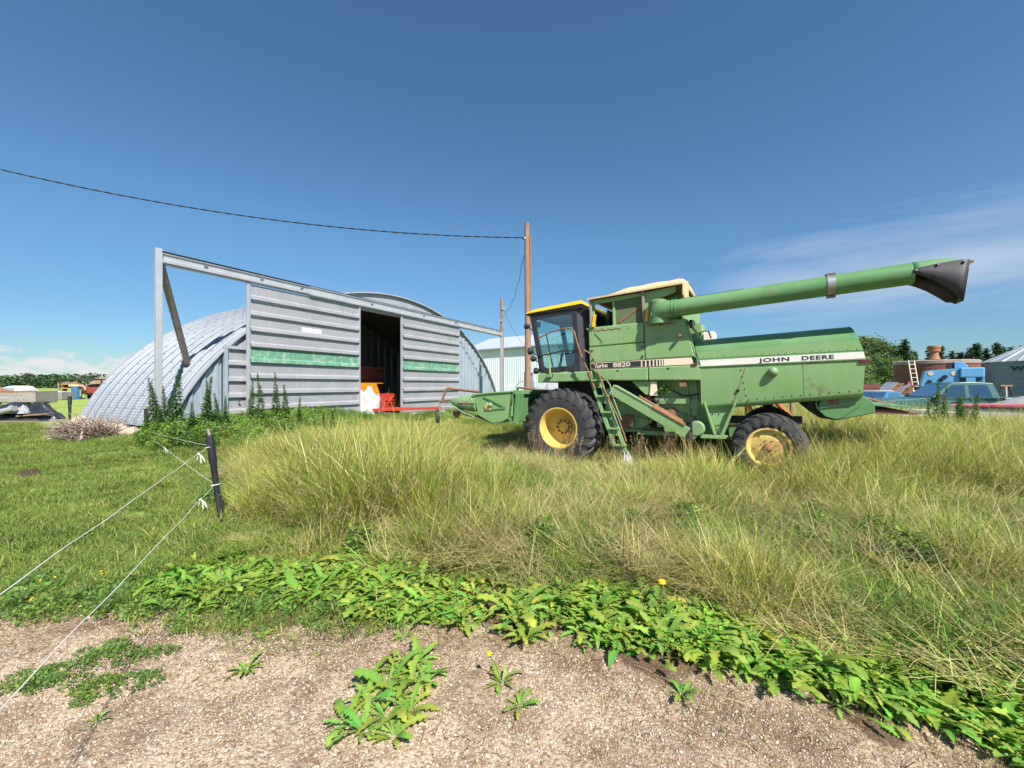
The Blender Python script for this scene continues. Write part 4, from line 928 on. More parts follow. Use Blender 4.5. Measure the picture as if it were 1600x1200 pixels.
gb = thing('grey_fuel_tank', 'tall grey tank standing behind the wooden pole', 'tank', (at(826, 22), 22.2, gz(at(826, 22), 22)))
MB().lathe([(.001, 0), (.24, 0), (.24, 2.3), (.22, 2.36), (.001, 2.38)], (0, 0, 0), 'z', 16).build('shell', mat('slate_grey_paint', (.17, .20, .25), None, 3, .5), gb); MB().box(-.26, .26, -.26, .26, 2.385, 2.42).build('lid', DARK, gb)
th = heap(.95, .6, .42, 21, 18, .3).build('tarp_bundle', CLOTHS, None, fix=False); th.location = (at(853, 15), 15.2, 1.25); tag(th, 'silver grey tarp bundle behind the front wheel', 'tarp')
bp = thing('pallet_stack', 'stack of wooden pallets under the grey tarp bundle', 'pallets', (at(853, 15), 15.2, gz(at(853, 15), 15.2)))
for k in range(8): MB().box(-.8, .8, -.5, .5, k*.155, k*.155+.03).build('deck', WOODG, bp); MB().box(-.8, .8, -.45, -.35, k*.155+.03, k*.155+.153).build('runner', WOODG, bp); MB().box(-.8, .8, .35, .45, k*.155+.03, k*.155+.153).build('runner', WOODG, bp)

# ---------------------------------------------------------------- right-hand yard
tk = thing('pickup_truck', 'dark teal pickup truck with extended cab parked behind the scrap', 'pickup truck', (18.2, 17.2, gz(18.2, 17.2)), R(160))
# local: x forward, y to its left (towards us), half width .95
def sect(x, w0, w1, z0, z1, z2): return [(x, -w0, z0), (x, -w1, z1), (x, -w1*.94, z2), (x, w1*.94, z2), (x, w1, z1), (x, w0, z0)]
MB().loft([sect(x, .88, .95, .42, .95, z) for x, z in ((2.88, 1.02), (2.80, 1.10), (2.2, 1.17), (1.55, 1.20), (1.35, 1.24), (-1.0, 1.24), (-1.02, 1.24))]).build('body', TEAL, tk, .03)
MB().loft([sect(x, .88, .95, .5, .95, 1.27) for x in (-1.10, -2.95)]).build('cargo_bed', TEAL, tk, .03)
cabn = MB().loft([[(x0, -w0, 1.235), (x1, -w1, z), (x1, w1, z), (x0, w0, 1.235)] for x0, x1, w0, w1, z in ((1.12, .50, .90, .74, 1.80), (.8, .35, .90, .76, 1.87), (-.45, -.30, .90, .76, 1.89), (-1.0, -.86, .90, .74, 1.84))]).build('cabin', TEAL, tk, .03)
def pane(name, q, off): return MB().add([Vector(p_)+Vector(off) for p_ in q], [(0, 1, 2, 3)]).build(name, GLASSD, cabn)
for sgn in (1, -1):
    pane('side_window', [(.85, sgn*.885, 1.29), (.42, sgn*.79, 1.76), (.02, sgn*.785, 1.785), (.02, sgn*.888, 1.29)], (0, sgn*.012, 0))
    pane('side_window', [(-.10, sgn*.888, 1.29), (-.10, sgn*.785, 1.765), (-.66, sgn*.785, 1.775), (-.78, sgn*.885, 1.29)], (0, sgn*.012, 0))
    MB().box(.86, 1.0, sgn*.97, sgn*1.18, 1.20, 1.40).build('door_mirror', BLACKM, tk, .02)
    MB().box(.30, .48, sgn*.955, sgn*.975, 1.05, 1.10).build('door_handle', BLACKM, tk)
    for x in (1.95, -1.9):
        w_ = MB().lathe([(.22, -.11), (.34, -.12), (.37, -.06), (.37, .06), (.34, .12), (.22, .11)], (x, sgn*.84, .37), 'y', 24, closed=True).build('wheel', RUBBER, tk)
        MB().lathe([(.23, .09*sgn), (.2, .05*sgn), (.08, .08*sgn), (.001, .08*sgn)], (x, sgn*.84, .37), 'y', 20).build('rim', STEEL, w_)
    MB().box(2.86, 2.91, sgn*.45, sgn*.85, .85, 1.02).build('headlight', LENS, tk, .01)
pane('windscreen', [(1.07, -.84, 1.28), (1.07, .84, 1.28), (.53, .72, 1.77), (.53, -.72, 1.77)], (.012, 0, .012))
pane('rear_window', [(-1.0, -.75, 1.30), (-.80, -.68, 1.74), (-.80, .68, 1.74), (-1.0, .75, 1.30)], (-.02, 0, 0))
MB().box(2.87, 2.96, -.9, .9, .50, .68).build('bumper', STEEL, tk, .02); MB().box(2.87, 2.90, -.42, .42, .82, 1.0).build('grille', BLACKM, tk)
MB().box(.5, -.6, -.7, .7, 1.0, 1.22).build('seats', DARK, tk)
# second vehicle half hidden
bc = thing('blue_car', 'blue car half hidden behind the teal pickup', 'car', (17.9, 20.6, gz(17.9, 20.6)), R(205))
MB().loft([sect(x, .80, .86, .35, .8, z) for x, z in ((2.1, .85), (1.9, .95), (.9, 1.0), (-1.6, 1.02), (-2.1, .95))]).build('body', BLUEC, bc, .03)
c2 = MB().loft([[(x0, -.80, 1.0), (x1, -.62, z), (x1, .62, z), (x0, .80, 1.0)] for x0, x1, z in ((.95, .15, 1.42), (.5, 0, 1.47), (-.9, -.7, 1.47), (-1.5, -1.0, 1.40))]).build('cabin', BLUEC, bc, .02)
MB().add([(.94, -.72, 1.03), (.94, .72, 1.03), (.17, .58, 1.40), (.17, -.58, 1.40)], [(0, 1, 2, 3)]).build('windscreen', GLASSD, c2).location = (.015, 0, .012)
for sgn in (1, -1):
    MB().add([(.6, sgn*.79, 1.04), (.1, sgn*.65, 1.38), (-.7, sgn*.65, 1.40), (-1.1, sgn*.79, 1.04)], [(0, 1, 2, 3)]).build('side_window', GLASSD, c2).location = (0, sgn*.015, 0)
    for x in (1.3, -1.3): MB().lathe([(.001, -.1), (.31, -.1), (.33, 0), (.31, .1), (.001, .1)], (x, sgn*.75, .33), 'y', 20).build('wheel', RUBBER, bc)
# white low trailer with red panel on top
wt = thing('white_trailer_box', 'long dirty white trailer box lying in the grass at right', 'trailer', (15.9, 12.2, gz(15.9, 12.2)), R(-42))
WTRL = mat('dirty_white_panel', (.62, .61, .62), (.50, .49, .50), 2, .6, dirt=((.30, .27, .25), 2.5, .58, .7))
MB().box(-1.75, 2.6, -.5, .9, .30, 1.02).build('box', WTRL, wt, .02)
MB().box(-1.78, 2.6, -.53, .93, 1.022, 1.07).build('top_edge', BLACK, wt); 
for x in (.1, .9, 1.8): MB().beam((x, -.52, 1.0), (x+.08, -.52, .35), .03, .02, (1, 0, 0)).build('side_stake', RUST, wt)
MB().box(-1.75, 2.6, -.515, -.502, .70, .74).build('side_rail', WHITEP, wt)
MB().lathe([(.001, -.1), (.28, -.1), (.3, 0), (.28, .1), (.001, .1)], (1.6, -.2, .28), 'y', 20).build('wheel', RUBBER, wt)
MB().beam((-1.8, .2, .5), (-2.6, .2, .42), .1, .1).build('tongue', RUST, wt)
rp = MB().prism([(-2.1, .0), (-2.0, .05), (-1.0, .09), (.3, .11), (1.6, .14), (2.6, .13), (2.6, .02), (0, .0)], -.35, .8).build('red_body_panel', mat('faded_red_panel', (.50, .025, .035), (.55, .22, .30), .55, .4, dirt=((.55, .35, .45), .9, .6, .6)), None, .02)
rp.location = (15.9, 12.2, gz(15.9, 12.2)+1.075); rp.rotation_euler = (0, 0, R(-42)); tag(rp, 'long faded red body panel lying on the white trailer box', 'body panel')
gp = thing('grey_scrap_panels', 'pile of pale grey scrap panels in front of the teal pickup', 'scrap pile', (13.4, 14.0, gz(13.4, 14.0)), R(-20))
for k, (x0, x1, z0, rx) in enumerate(((-1.6, .6, .25, .0), (-1.3, 1.4, .48, .06), (-.4, 2.6, .72, -.03), (.2, 3.2, .86, .02))):
    MB().box(x0, x1, -.5, .6, 0, .07, Matrix.Translation((0, 0, z0)) @ Matrix.Rotation(rx, 4, 'Y')).build('panel', (WTRL, CLOTHS, WTRL, WTRL)[k], gp, .01)
MB().box(-1.2, 2.4, -.4, .5, .02, .24).build('timber_base', WOODG, gp)
bt = thing('tarped_boat', 'boat hull under grey and dark green tarps at the right edge', 'boat', (18.6, 14.5, gz(18.6, 14.5)), R(-20))
MB().loft([[(x, w*math.cos(math.pi*k/8), .35+h*math.sin(math.pi*k/8)) for k in range(9)] for x, w, h in ((-1.75, .2, .45), (-1.4, .7, .75), (-.6, .95, 1.02), (.6, 1.0, 1.12), (2.4, .95, 1.1))]).build('grey_tarp', CLOTHS, bt)
MB().loft([[(x, -w, .3), (x, -w-.05, .85+dz), (x, -w+.12, 1.08+dz), (x, -w+.16, 1.05+dz), (x, -w+.02, .3)] for x, w, dz in ((-1.7, .5, -.3), (-1.2, .85, -.12), (0, 1.05, .02), (1, 1.08, -.02), (2.4, 1.05, 0))]).build('green_tarp', CLOTHG, bt)
MB().loft([[(x, -w, .55), (x, 0, .05), (x, w, .55)] for x, w in ((-1.6, .1), (-1.0, .6), (0, .85), (2.3, .85))]).build('hull', WTRL, bt)
for x in (-.8, 1.6): MB().box(x-.1, x+.1, -.7, .7, 0, .32).build('cradle', WOODG, bt)
# sawhorse-like black frame
sh_ = thing('black_tripod_frame', 'black steel A-frame standing in front of the grain bin', 'frame', (at(1570, 19.5), 19.5, gz(at(1570, 19.5), 19.5)))
for a, b in (((-.15, 0, 1.72), (-.62, -.1, 0)), ((.15, 0, 1.72), (.72, -.1, 0)), ((0, .1, 1.7), (.05, .6, 0))): MB().tube([a, b], .032, 7).build('leg', BLACK, sh_)
MB().box(-.28, .28, -.08, .08, 1.70, 1.76).build('top_bar', RUSTO, sh_); MB().tube([(0, -.05, 1.7), (0, -.08, .5)], .03, 7).build('centre_pipe', CREAMP, sh_)
# grain bin
bn_ = thing('grain_bin', 'round corrugated steel grain bin at the right edge', 'grain bin', (33.2, 26, gz(33.2, 26)))
GBIN = mat('bin_steel', (.23, .30, .36), (.18, .24, .30), .8, .5, .35, wave=('Z', 42, .008), streak=((.28, .34, .40), .5))
br_, bz = 2.44, 3.25; hzr = bz/4
for k in range(4):
    for j in range(6):
        a0 = math.pi*2*j/6+k*.4; vs = []; fs = []
        for i in range(13):
            a = a0+math.pi*2/6*i/12; r_ = br_+(.006 if (j+k) % 2 else 0)
            vs += [(r_*math.cos(a), r_*math.sin(a), k*hzr), (r_*math.cos(a), r_*math.sin(a), (k+1)*hzr+.02)]
            if i: fs.append((2*i-2, 2*i, 2*i+1, 2*i-1))
        MB().add(vs, fs).build('wall_sheet', GBIN, bn_, fix=False)
ROOFB = mat('bin_roof_steel', (.42, .45, .49), (.36, .39, .43), 1.5, .45, .4)
for j in range(22):
    a0, a1 = 2*math.pi*j/22, 2*math.pi*(j+1)/22; P = lambda r_, a, z: (r_*math.cos(a), r_*math.sin(a), z)
    MB().add([P(2.58, a0, bz-.02), P(2.58, a1, bz-.02), P(.35, a1, bz+1.25), P(.35, a0, bz+1.25)], [(0, 1, 2, 3)]).build('roof_sheet', ROOFB, bn_, fix=False)
    MB().beam(P(2.6, a0, bz+.0), P(.35, a0, bz+1.27), .05, .05).build('roof_rib', ROOFB, bn_)
MB().lathe([(.001, .35), (.25, .3), (.42, .1), (.4, 0)], (0, 0, bz+1.24), 'z', 18).build('roof_cap', RUSTO, bn_)
ta = math.atan2(-26, -33.2); 
def curved_text(body, size):
    o = text_mesh('lettering', body, mat('bin_lettering', (.04, .045, .05), None, 3, .6), bn_, (0, 0, 0), size, 1.35, .012, .002, Matrix.Identity(4), 1.15)
    xs_ = [v.co.x for v in o.data.vertices]; cx_ = (min(xs_)+max(xs_))/2
    for v in o.data.vertices:
        a = ta+(v.co.x-cx_)/br_; r_ = br_+.03+v.co.z; v.co = (r_*math.cos(a), r_*math.sin(a), bz-.62+v.co.y)
    return o
curved_text('WESTEEL', .42)
# blue grain cleaner
bl_ = thing('blue_grain_cleaner', 'sky blue sheet metal grain cleaner behind the pickup', 'machine', (at(1484, 24), 24, gz(at(1484, 24), 24)), R(-40)); bl_.scale = (.88, .88, .95)
bx = MB().prism([(-1.45, 1.75), (-1.2, 2.72), (.35, 2.85), (.35, 1.75)], -.7, .7).build('housing', BLUEP, bl_, .02)
MB().box(.355, 1.42, -.85, .7, 2.28, 2.88).build('hood', BLUEP, bl_, .08)
MB().box(.62, 1.02, -.84, .6, 1.4, 2.28).build('chute', BLUEP, bl_, .01); MB().box(.36, 1.40, -.6, .6, 1.4, 2.275).build('back_panel', mat('deep_blue_paint', (.03, .13, .30), None, 3, .5), bl_)
MB().box(1.32, 1.42, -.84, -.7, 1.5, 2.28).build('corner_leg', BLUEP, bl_)
MB().prism([(.15+.0, 2.86), (.15, 3.22), (.35, 3.24), (.55, 3.18), (.70, 3.06), (.78, 2.88)], -.5, .5).build('fan_scroll', BLUEP, bl_, .02)
MB().box(-.12, .15, -.45, .45, 2.86, 3.2).build('fan_inlet', DARK, bl_)
for x in (-.95, .1): MB().lathe([(.001, -.02), (.13, -.02), (.13, 0)], (x, -.70, 2.55), 'y', 16).build('cover_disc', CREAMP, bl_)
for x, z in ((-.45, 2.2), (-.3, 2.35), (-1.0, 2.05)): MB().lathe([(.05, -.06), (.12, -.05), (.12, 0)], (x, -.70, z), 'y', 16).build('pulley', BLACKM, bl_)
MB().beam((-.6, -.72, 2.1), (-.15, -.72, 2.4), .04, .05).build('belt_guard', BLACKM, bl_)
for x in (-1.3, -.2, .3, 1.3): 
    for y in (-.6, .6): MB().box(x-.05, x+.05, y-.05, y+.05, 0, 1.76).build('leg', BLUEP, bl_)
MB().box(-1.5, .4, -.75, .75, 1.62, 1.74).build('sill', DARK, bl_)
# rusty tank and ladder
rt = thing('rusty_tank', 'big rust-brown cylindrical tank with rusty drums on top', 'tank', (at(1452, 31)+.4, 31, gz(30, 31)))
MB().lathe([(2.3, 0), (2.3, 3.36)], (0, 0, 0), 'z', 40).build('shell', RUSTD, rt); MB().lathe([(2.31, 3.28), (2.34, 3.29), (2.34, 3.50), (2.25, 3.56), (.001, 3.62)], (0, 0, 0), 'z', 40).build('rim', mat('grey_rusty_rim', (.34, .30, .28), (.25, .17, .12), 1.5, .7), rt)
MB().lathe([(.30, 3.5), (.34, 3.52), (.30, 3.6), (.24, 3.9), (.24, 4.05), (.34, 4.1), (.36, 4.28), (.30, 4.3), (.36, 4.36), (.35, 4.5), (.001, 4.5)], (-.75, -.7, .12), 'z', 18).build('vent_stack', RUSTO, rt)
la = thing('wooden_ladder', 'pale wooden ladder leaning against the rusty tank', 'ladder', (at(1437, 28), 28.3, gz(27, 28)))
for x in (-.2, .2): MB().beam((x, -.3, 0), (x, .3, 3.45), .05, .06).build('rail', CREAMP, la)
for k in range(11): MB().beam((-.2, -.3+.6*(k+.6)/11.5, 3.45*(k+.6)/11.5), (.2, -.3+.6*(k+.6)/11.5, 3.45*(k+.6)/11.5), .035, .035).build('rung', CREAMP, la)
fz = thing('cream_chest_freezer', 'cream enamel chest freezer behind the combine tail', 'freezer', (at(1381, 21), 21.4, gz(18.8, 21)), R(14))
MB().box(-.62, .62, -.35, .35, .04, 1.36).build('cabinet', CREAMP, fz, .02); MB().box(-.64, .64, -.37, .37, 1.37, 1.48).build('lid', CREAMP, fz, .02); MB().box(-.08, .05, -.40, -.37, 1.30, 1.40).build('latch', STEEL, fz)
rk = thing('dark_red_board_rack', 'low rack of dark red boards behind the freezer', 'rack', (at(1358, 26), 26.5, gz(22, 26)))
for k in range(5): MB().box(-1.1, 1.1, -.03, .03, .55+k*.26, .77+k*.26).build('board', RACKR, rk)
for x in (-1.05, 0, 1.05): MB().box(x-.06, x+.06, .03, .12, 0, 1.92).build('post', RUST, rk)
ls = thing('leaning_metal_sheets', 'grey and rusty metal sheets leaning beside the rusty tank', 'scrap metal', (at(1392, 27), 27.3, gz(24, 27)))
for k, m_ in enumerate((GALV, RUSTO, GALV, RUST)): MB().beam((-1.3+.3*k, -.1*k, .35), (.35+.3*k, -.1*k, 1.95-.06*k), .9, .02, (-.6, 0, .8)).build('sheet', m_, ls)
MB().box(.9, 1.2, -.5, .5, 0, 2.0).build('prop', RUSTD, ls); MB().box(-1.3, -.9, -.6, .5, 0, .33).build('block', WOODG, ls)
# orange harrow pieces behind the rear wheel
oh = thing('orange_harrow', 'orange and black tubular harrow frame lying behind the rear wheel', 'farm implement', (at(1205, 11.9), 11.9, gz(7.4, 11.9)))
def loc(px, py, Y_, y=0): return (at(px, Y_)-at(1205, 11.9), Y_-11.9+y, zt(py, Y_)-gz(7.4, 11.9))
MB().beam(loc(1172, 616, 11.9), loc(1248, 660, 11.9), .09, .11).build('beam', BLACK, oh, .01)
MB().tube([loc(1162, 618, 12.2), loc(1176, 650, 12.2)], .075, 10).build('tube', ORNGR, oh); MB().tube([loc(1206, 622, 12.1), loc(1236, 652, 12.1)], .07, 10).build('tube', ORNGR, oh)
MB().beam(loc(1160, 622, 12.3), loc(1240, 616, 12.3), .08, .1).build('beam', RUST, oh)
for px_ in (1165, 1190, 1236): MB().beam(loc(px_, 622, 12.3), loc(px_+2, 690, 12.3), .06, .05, (1, 0, 0)).build('tine', RUST, oh)

# ---------------------------------------------------------------- left-hand yard
oc = thing('old_white_sedan', 'rounded old white car seen from behind, across the field', 'car', (at(36, 38), 38, gz(-45, 38)), R(100))
MB().loft([[(x, w*c_, z0+(z1-z0)*s_) for c_, s_ in ((-1, 0), (-1.02, .6), (-.85, 1), (.85, 1), (1.02, .6), (1, 0))] for x, w, z0, z1 in ((-2.2, .7, .5, .95), (-1.8, .88, .35, 1.1), (-.6, .92, .35, 1.15), (1.2, .9, .35, 1.12), (2.2, .8, .45, 1.0))]).build('body', WHITEP, oc)
oc2 = MB().loft([[(x, w*c_, 1.05+h*s_) for c_, s_ in ((-1, 0), (-.96, .5), (-.78, .9), (-.4, 1), (.4, 1), (.78, .9), (.96, .5), (1, 0))] for x, w, h in ((-1.55, .78, .12), (-1.15, .80, .52), (-.6, .82, .64), (.2, .82, .64), (.9, .78, .1))]).build('roof', WHITEP, oc)
MB().add([(-1.50, -.55, 1.22), (-1.50, .55, 1.22), (-1.22, .45, 1.52), (-1.22, -.45, 1.52)], [(0, 1, 2, 3)]).build('rear_window', GLASSD, oc2).location = (-.03, 0, .0)
for x in (-1.3, 1.3):
    for y in (-.8, .8): MB().lathe([(.001, -.1), (.33, -.1), (.34, 0), (.33, .1), (.001, .1)], (x, y, .34), 'y', 18).build('wheel', RUBBER, oc)
fd = thing('timber_flat_deck', 'weathered timber wagon deck in front of the white car', 'wagon', (at(18, 30), 30.5, gz(-36, 30)), R(6))
for k in range(5): MB().box(-3.6, 1.75, -.75, -.70, .55+k*.165, .70+k*.165).build('side_board', WOODB if k < 4 else RUST, fd)
MB().box(-3.6, 1.7, -.7, .9, .50, .56).build('deck', WOODG, fd); MB().box(1.66, 1.74, -.7, .9, .55, 1.32).build('end_board', WOODB, fd)
for x in (-2.6, .8): MB().lathe([(.001, -.1), (.34, -.1), (.36, 0), (.34, .1), (.001, .1)], (x, -.5, .36), 'y', 18).build('wheel', RUBBER, fd)
rj = heap(2.0, .7, .55, 33, 20, .5).build('rusty_scrap_heap', RUST, None, fix=False, smooth=False); rj.location = (at(2, 30)-.8, 30.5, gz(-36, 30)+.9); tag(rj, 'heap of rusty scrap piled on the timber deck', 'scrap heap')
tb = heap(2.9, 1.15, .60, 11, 56, .55, .55).build('black_plastic_heap', TARPB, None, fix=False); tb.location = (at(18, 20.5), 20.8, gz(-24, 20.8)-.02); tb.rotation_euler = (0, 0, R(-4)); tag(tb, 'heap of crumpled black plastic sheeting on the lawn', 'plastic sheeting')
gt = heap(.75, .4, .30, 17, 26, .6).build('grey_plastic_sheet', CLOTHS, None, fix=False); gt.location = (at(22, 20)-.0, 20.1, gz(-24, 20)+.40); tag(gt, 'crumpled pale grey plastic lying on top of the black heap', 'plastic sheeting')
for k, (px_, py_, L_, a_) in enumerate(((52, 643, 1.3, .15), (20, 657, 2.2, .03), (98, 655, 1.2, -.1))):
    o = MB().box(-L_/2, L_/2, -.09, .09, 0, .06).build('loose_board', WOODP if k != 2 else WOODG, None, .005); y_ = 20.0 if k == 0 else 19.4
    o.location = (at(px_, y_), y_, gz(at(px_, y_), y_)+(.30 if k == 0 else .03)); o.rotation_euler = (0, -.08 if k == 0 else 0, a_)
    tag(o, ('loose board lying across the black plastic heap', 'long pale board on the lawn in front of the black plastic', 'short grey board on the lawn beside the far fence post')[k], 'board')
gl = MB().tube([(-.9, 0, .1), (.9, .1, .55)], .13, 10).build('grey_pipe', CLOTHS); gl.location = (at(5, 20), 19.6, gz(-24, 20)+.1); tag(gl, 'fat grey pipe lying against the black plastic heap', 'pipe')
wbx = thing('grey_wood_crate', 'low grey wooden crate with a white sheet on top', 'crate', (at(89, 48), 48, gz(-52, 48)), R(4))
for k in range(5): MB().box(-1.25, 1.25, -.72, -.68, .05+k*.17, .20+k*.17).build('slat', WOODB, wbx)
MB().box(-1.22, 1.22, -.68, .7, .05, .88).build('core', WOODB, wbx); MB().box(-.05, .95, -.7, .6, .90, 1.0).build('white_sheet', WHITEP, wbx)
js = thing('open_junk_shelter', 'open pole shelter with sagging dark roof on the far lawn', 'shelter', (at(130, 52), 52, gz(-53, 52)), R(3))
for x in (-1.9, 1.3):
    for y in (-1, 1): MB().box(x-.06, x+.06, y-.06, y+.06, 0, 2.35 if y < 0 else 2.5).build('post', WOODB, js)
MB().add([(-2.1, -1.3, 2.38), (0, -1.3, 2.46), (1.7, -1.3, 2.30), (-2.1, 1.3, 2.5), (0, 1.3, 2.55), (1.7, 1.3, 2.48)], [(0, 1, 4, 3), (1, 2, 5, 4)]).build('roof', DARK, js).modifiers.new('t', 'SOLIDIFY').thickness = .1
yr = thing('yellow_pipe_rack', 'yellow pipe rack at the left end of the shelter', 'rack', (at(112, 51), 51, gz(-54, 51)))
for x in (-.9, .9): MB().box(x-.05, x+.05, -.3, .3, 0, 2.0).build('upright', MAT['dull_yellow_paint'] if 'dull_yellow_paint' in MAT else RUST, yr)
for z in (1.75, 1.25): MB().box(-1.0, 1.3, -.33, .33, z, z+.12).build('rail', mat('dull_yellow_paint', (.42, .29, .07), (.34, .24, .08), 3, .7), yr)
for k in range(6): MB().box(-.9+k*.32, -.75+k*.32, -.2, .2, 1.88, 2.05+.1*(k % 3)).build('bundle', (WOODG, WOODB, WOODP)[k % 3], yr)
bb = thing('blue_barrel', 'blue and white barrel under the shelter', 'barrel', (at(119, 50), 50, gz(-52, 50)))
MB().lathe([(.001, .02), (.42, .02), (.43, .5), (.42, 1.1), (.40, 1.5), (.001, 1.52)], (0, 0, 0), 'z', 20).build('drum', mat('barrel_blue', (.05, .16, .30), None, 3, .5), bb); MB().lathe([(.435, .35), (.437, 1.2)], (0, 0, 0), 'z', 20, arc=.3).build('white_label', WHITEP, bb); MB().box(-.6, .6, -.3, .3, 1.56, 1.75).build('plank', CREAMP, bb)
rm = thing('red_baler', 'faded red machine parked under the shelter', 'farm implement', (at(138, 51.5), 51.5, gz(-52, 51)))
MB().prism([(-1.3, .7), (-1.2, 1.6), (-.2, 1.7), (.3, 1.45), (2.4, 1.45), (2.4, .75)], -.6, .6).build('body', mat('faded_red_paint', (.27, .055, .04), (.20, .06, .045), 2, .6), rm, .03); MB().lathe([(.3, -.05), (.35, 0), (.3, .05)], (0, -.65, 1.2), 'y', 18).build('flywheel', CREAMP, rm)
MB().beam((-1.4, -.3, .7), (1.2, -.3, .55), .1, .1).build('frame', STEEL, rm); MB().beam((-2.4, -.4, .1), (-.8, -.3, .65), .07, .07).build('drawbar', STEEL, rm)
for x in (-.6, 1.6): MB().lathe([(.001, -.08), (.33, -.08), (.35, 0), (.33, .08), (.001, .08)], (x, -.55, .35), 'y', 18).build('wheel', RUBBER, rm)
hwg = thing('brown_rubbish_wagon', 'long wagon of brown rubbish beyond the red machine', 'wagon', (at(158, 54), 54.5, gz(-53, 54)))
MB().box(-2.2, 2.4, -.7, .7, .9, 1.6).build('box', RUSTD, hwg); hh = heap(2.6, .9, .9, 41, 22, .3).build('load', mat('brown_load', (.30, .22, .15), (.22, .15, .10), 3, .9), hwg, fix=False); hh.location = (0, 0, 1.6)
for x in (-1.4, 1.5): MB().lathe([(.001, -.08), (.42, -.08), (.45, 0), (.42, .08), (.001, .08)], (x, -.6, .45), 'y', 18).build('wheel', RUBBER, hwg)

# ---------------------------------------------------------------- electric fence
def fpost(lab, x, y, h, lean=(0, 0), r_=.038):
    t_ = thing('fence_post', lab, 'fence post', (x, y, gz(x, y)), 0, 'black plastic fence posts'); t_.rotation_euler = (lean[0], lean[1], 0)
    MB().tube([(0, 0, -.25), (0, 0, .3), (0, 0, h-.35), (0, 0, h-.34), (0, 0, h)], [r_*.5, r_*.8, r_*.95, r_*1.12, r_*1.12], 12).build('sleeve', mat('post_black', (.014, .016, .024), (.03, .03, .04), 4, .55), t_)
    MB().tube([(0, 0, h), (-.012, 0, h+.085)], r_*.4, 8).build('stake_tip', WOODG, t_)
    return t_
fpost('black plastic fence post leaning at the edge of the tall grass', -3.60, 5.15, 1.10, (0, R(-7.5)))
fpost('black fence post far off by the left foot of the quonset shed', at(109, 17.5), 17.5, 1.02, (0, 0), .06)
fpost('black fence post standing in the weeds at the shed corner', at(228, 11.4), 11.4, .80, (0, 0))
def rope(lab, a, b, s, knot=None):
    pts = sag(a, b, s, 40, .004); m = MB().tube(pts, .0026, 6); o = m.build('fence_string', STRING); tag(o, lab, 'string', 'white fence strings')
    if knot is not None:
        c_ = pts[knot]; k_ = MB()
        k_.ball(c_, .014, 8)
        for dx, dz in ((.03, -.10), (.07, -.085), (-.02, -.06), (.045, -.05)): k_.tube([c_, c_+Vector((dx*.5, .01, dz*.3)), c_+Vector((dx, .0, dz))], .0042, 5)
        k_.build('knot', STRING, o)
    return o
pt, pm = (-3.745, 5.15, 1.0), (-3.68, 5.15, .52)
rope('upper white string from the leaning post towards us at left', pt, (-.84, -.51, .985), .01, 4)
rope('lower white string from the leaning post towards us at left', pm, (-.84, -.51, .64), .015, 5)
sc = (at(228, 11.4), 11.4)
rope('upper white string from the leaning post to the shed corner', pt, (sc[0], sc[1], zt(672, 11.4)), .02)
rope('lower white string from the leaning post to the shed corner', pm, (sc[0], sc[1], zt(677, 11.4)), .02, 22)
fa = (at(109, 17.5), 17.5)
rope('thin white string from the shed corner to the far post', (sc[0], sc[1], zt(674, 11.4)), (fa[0], fa[1], .9), .03)
for lab, c_ in (('white string wound round the top of the leaning post', (-3.735, 5.15, .985)), ('white string wound round the middle of the leaning post', (-3.672, 5.15, .52))):
    o = MB().lathe([(.043, -.006), (.049, 0), (.043, .006), (.040, 0)], (0, 0, 0), 'z', 14, closed=True).build('string_loop', STRING); o.location = c_; o.rotation_euler = (0, R(-7.5), 0); tag(o, lab, 'string')
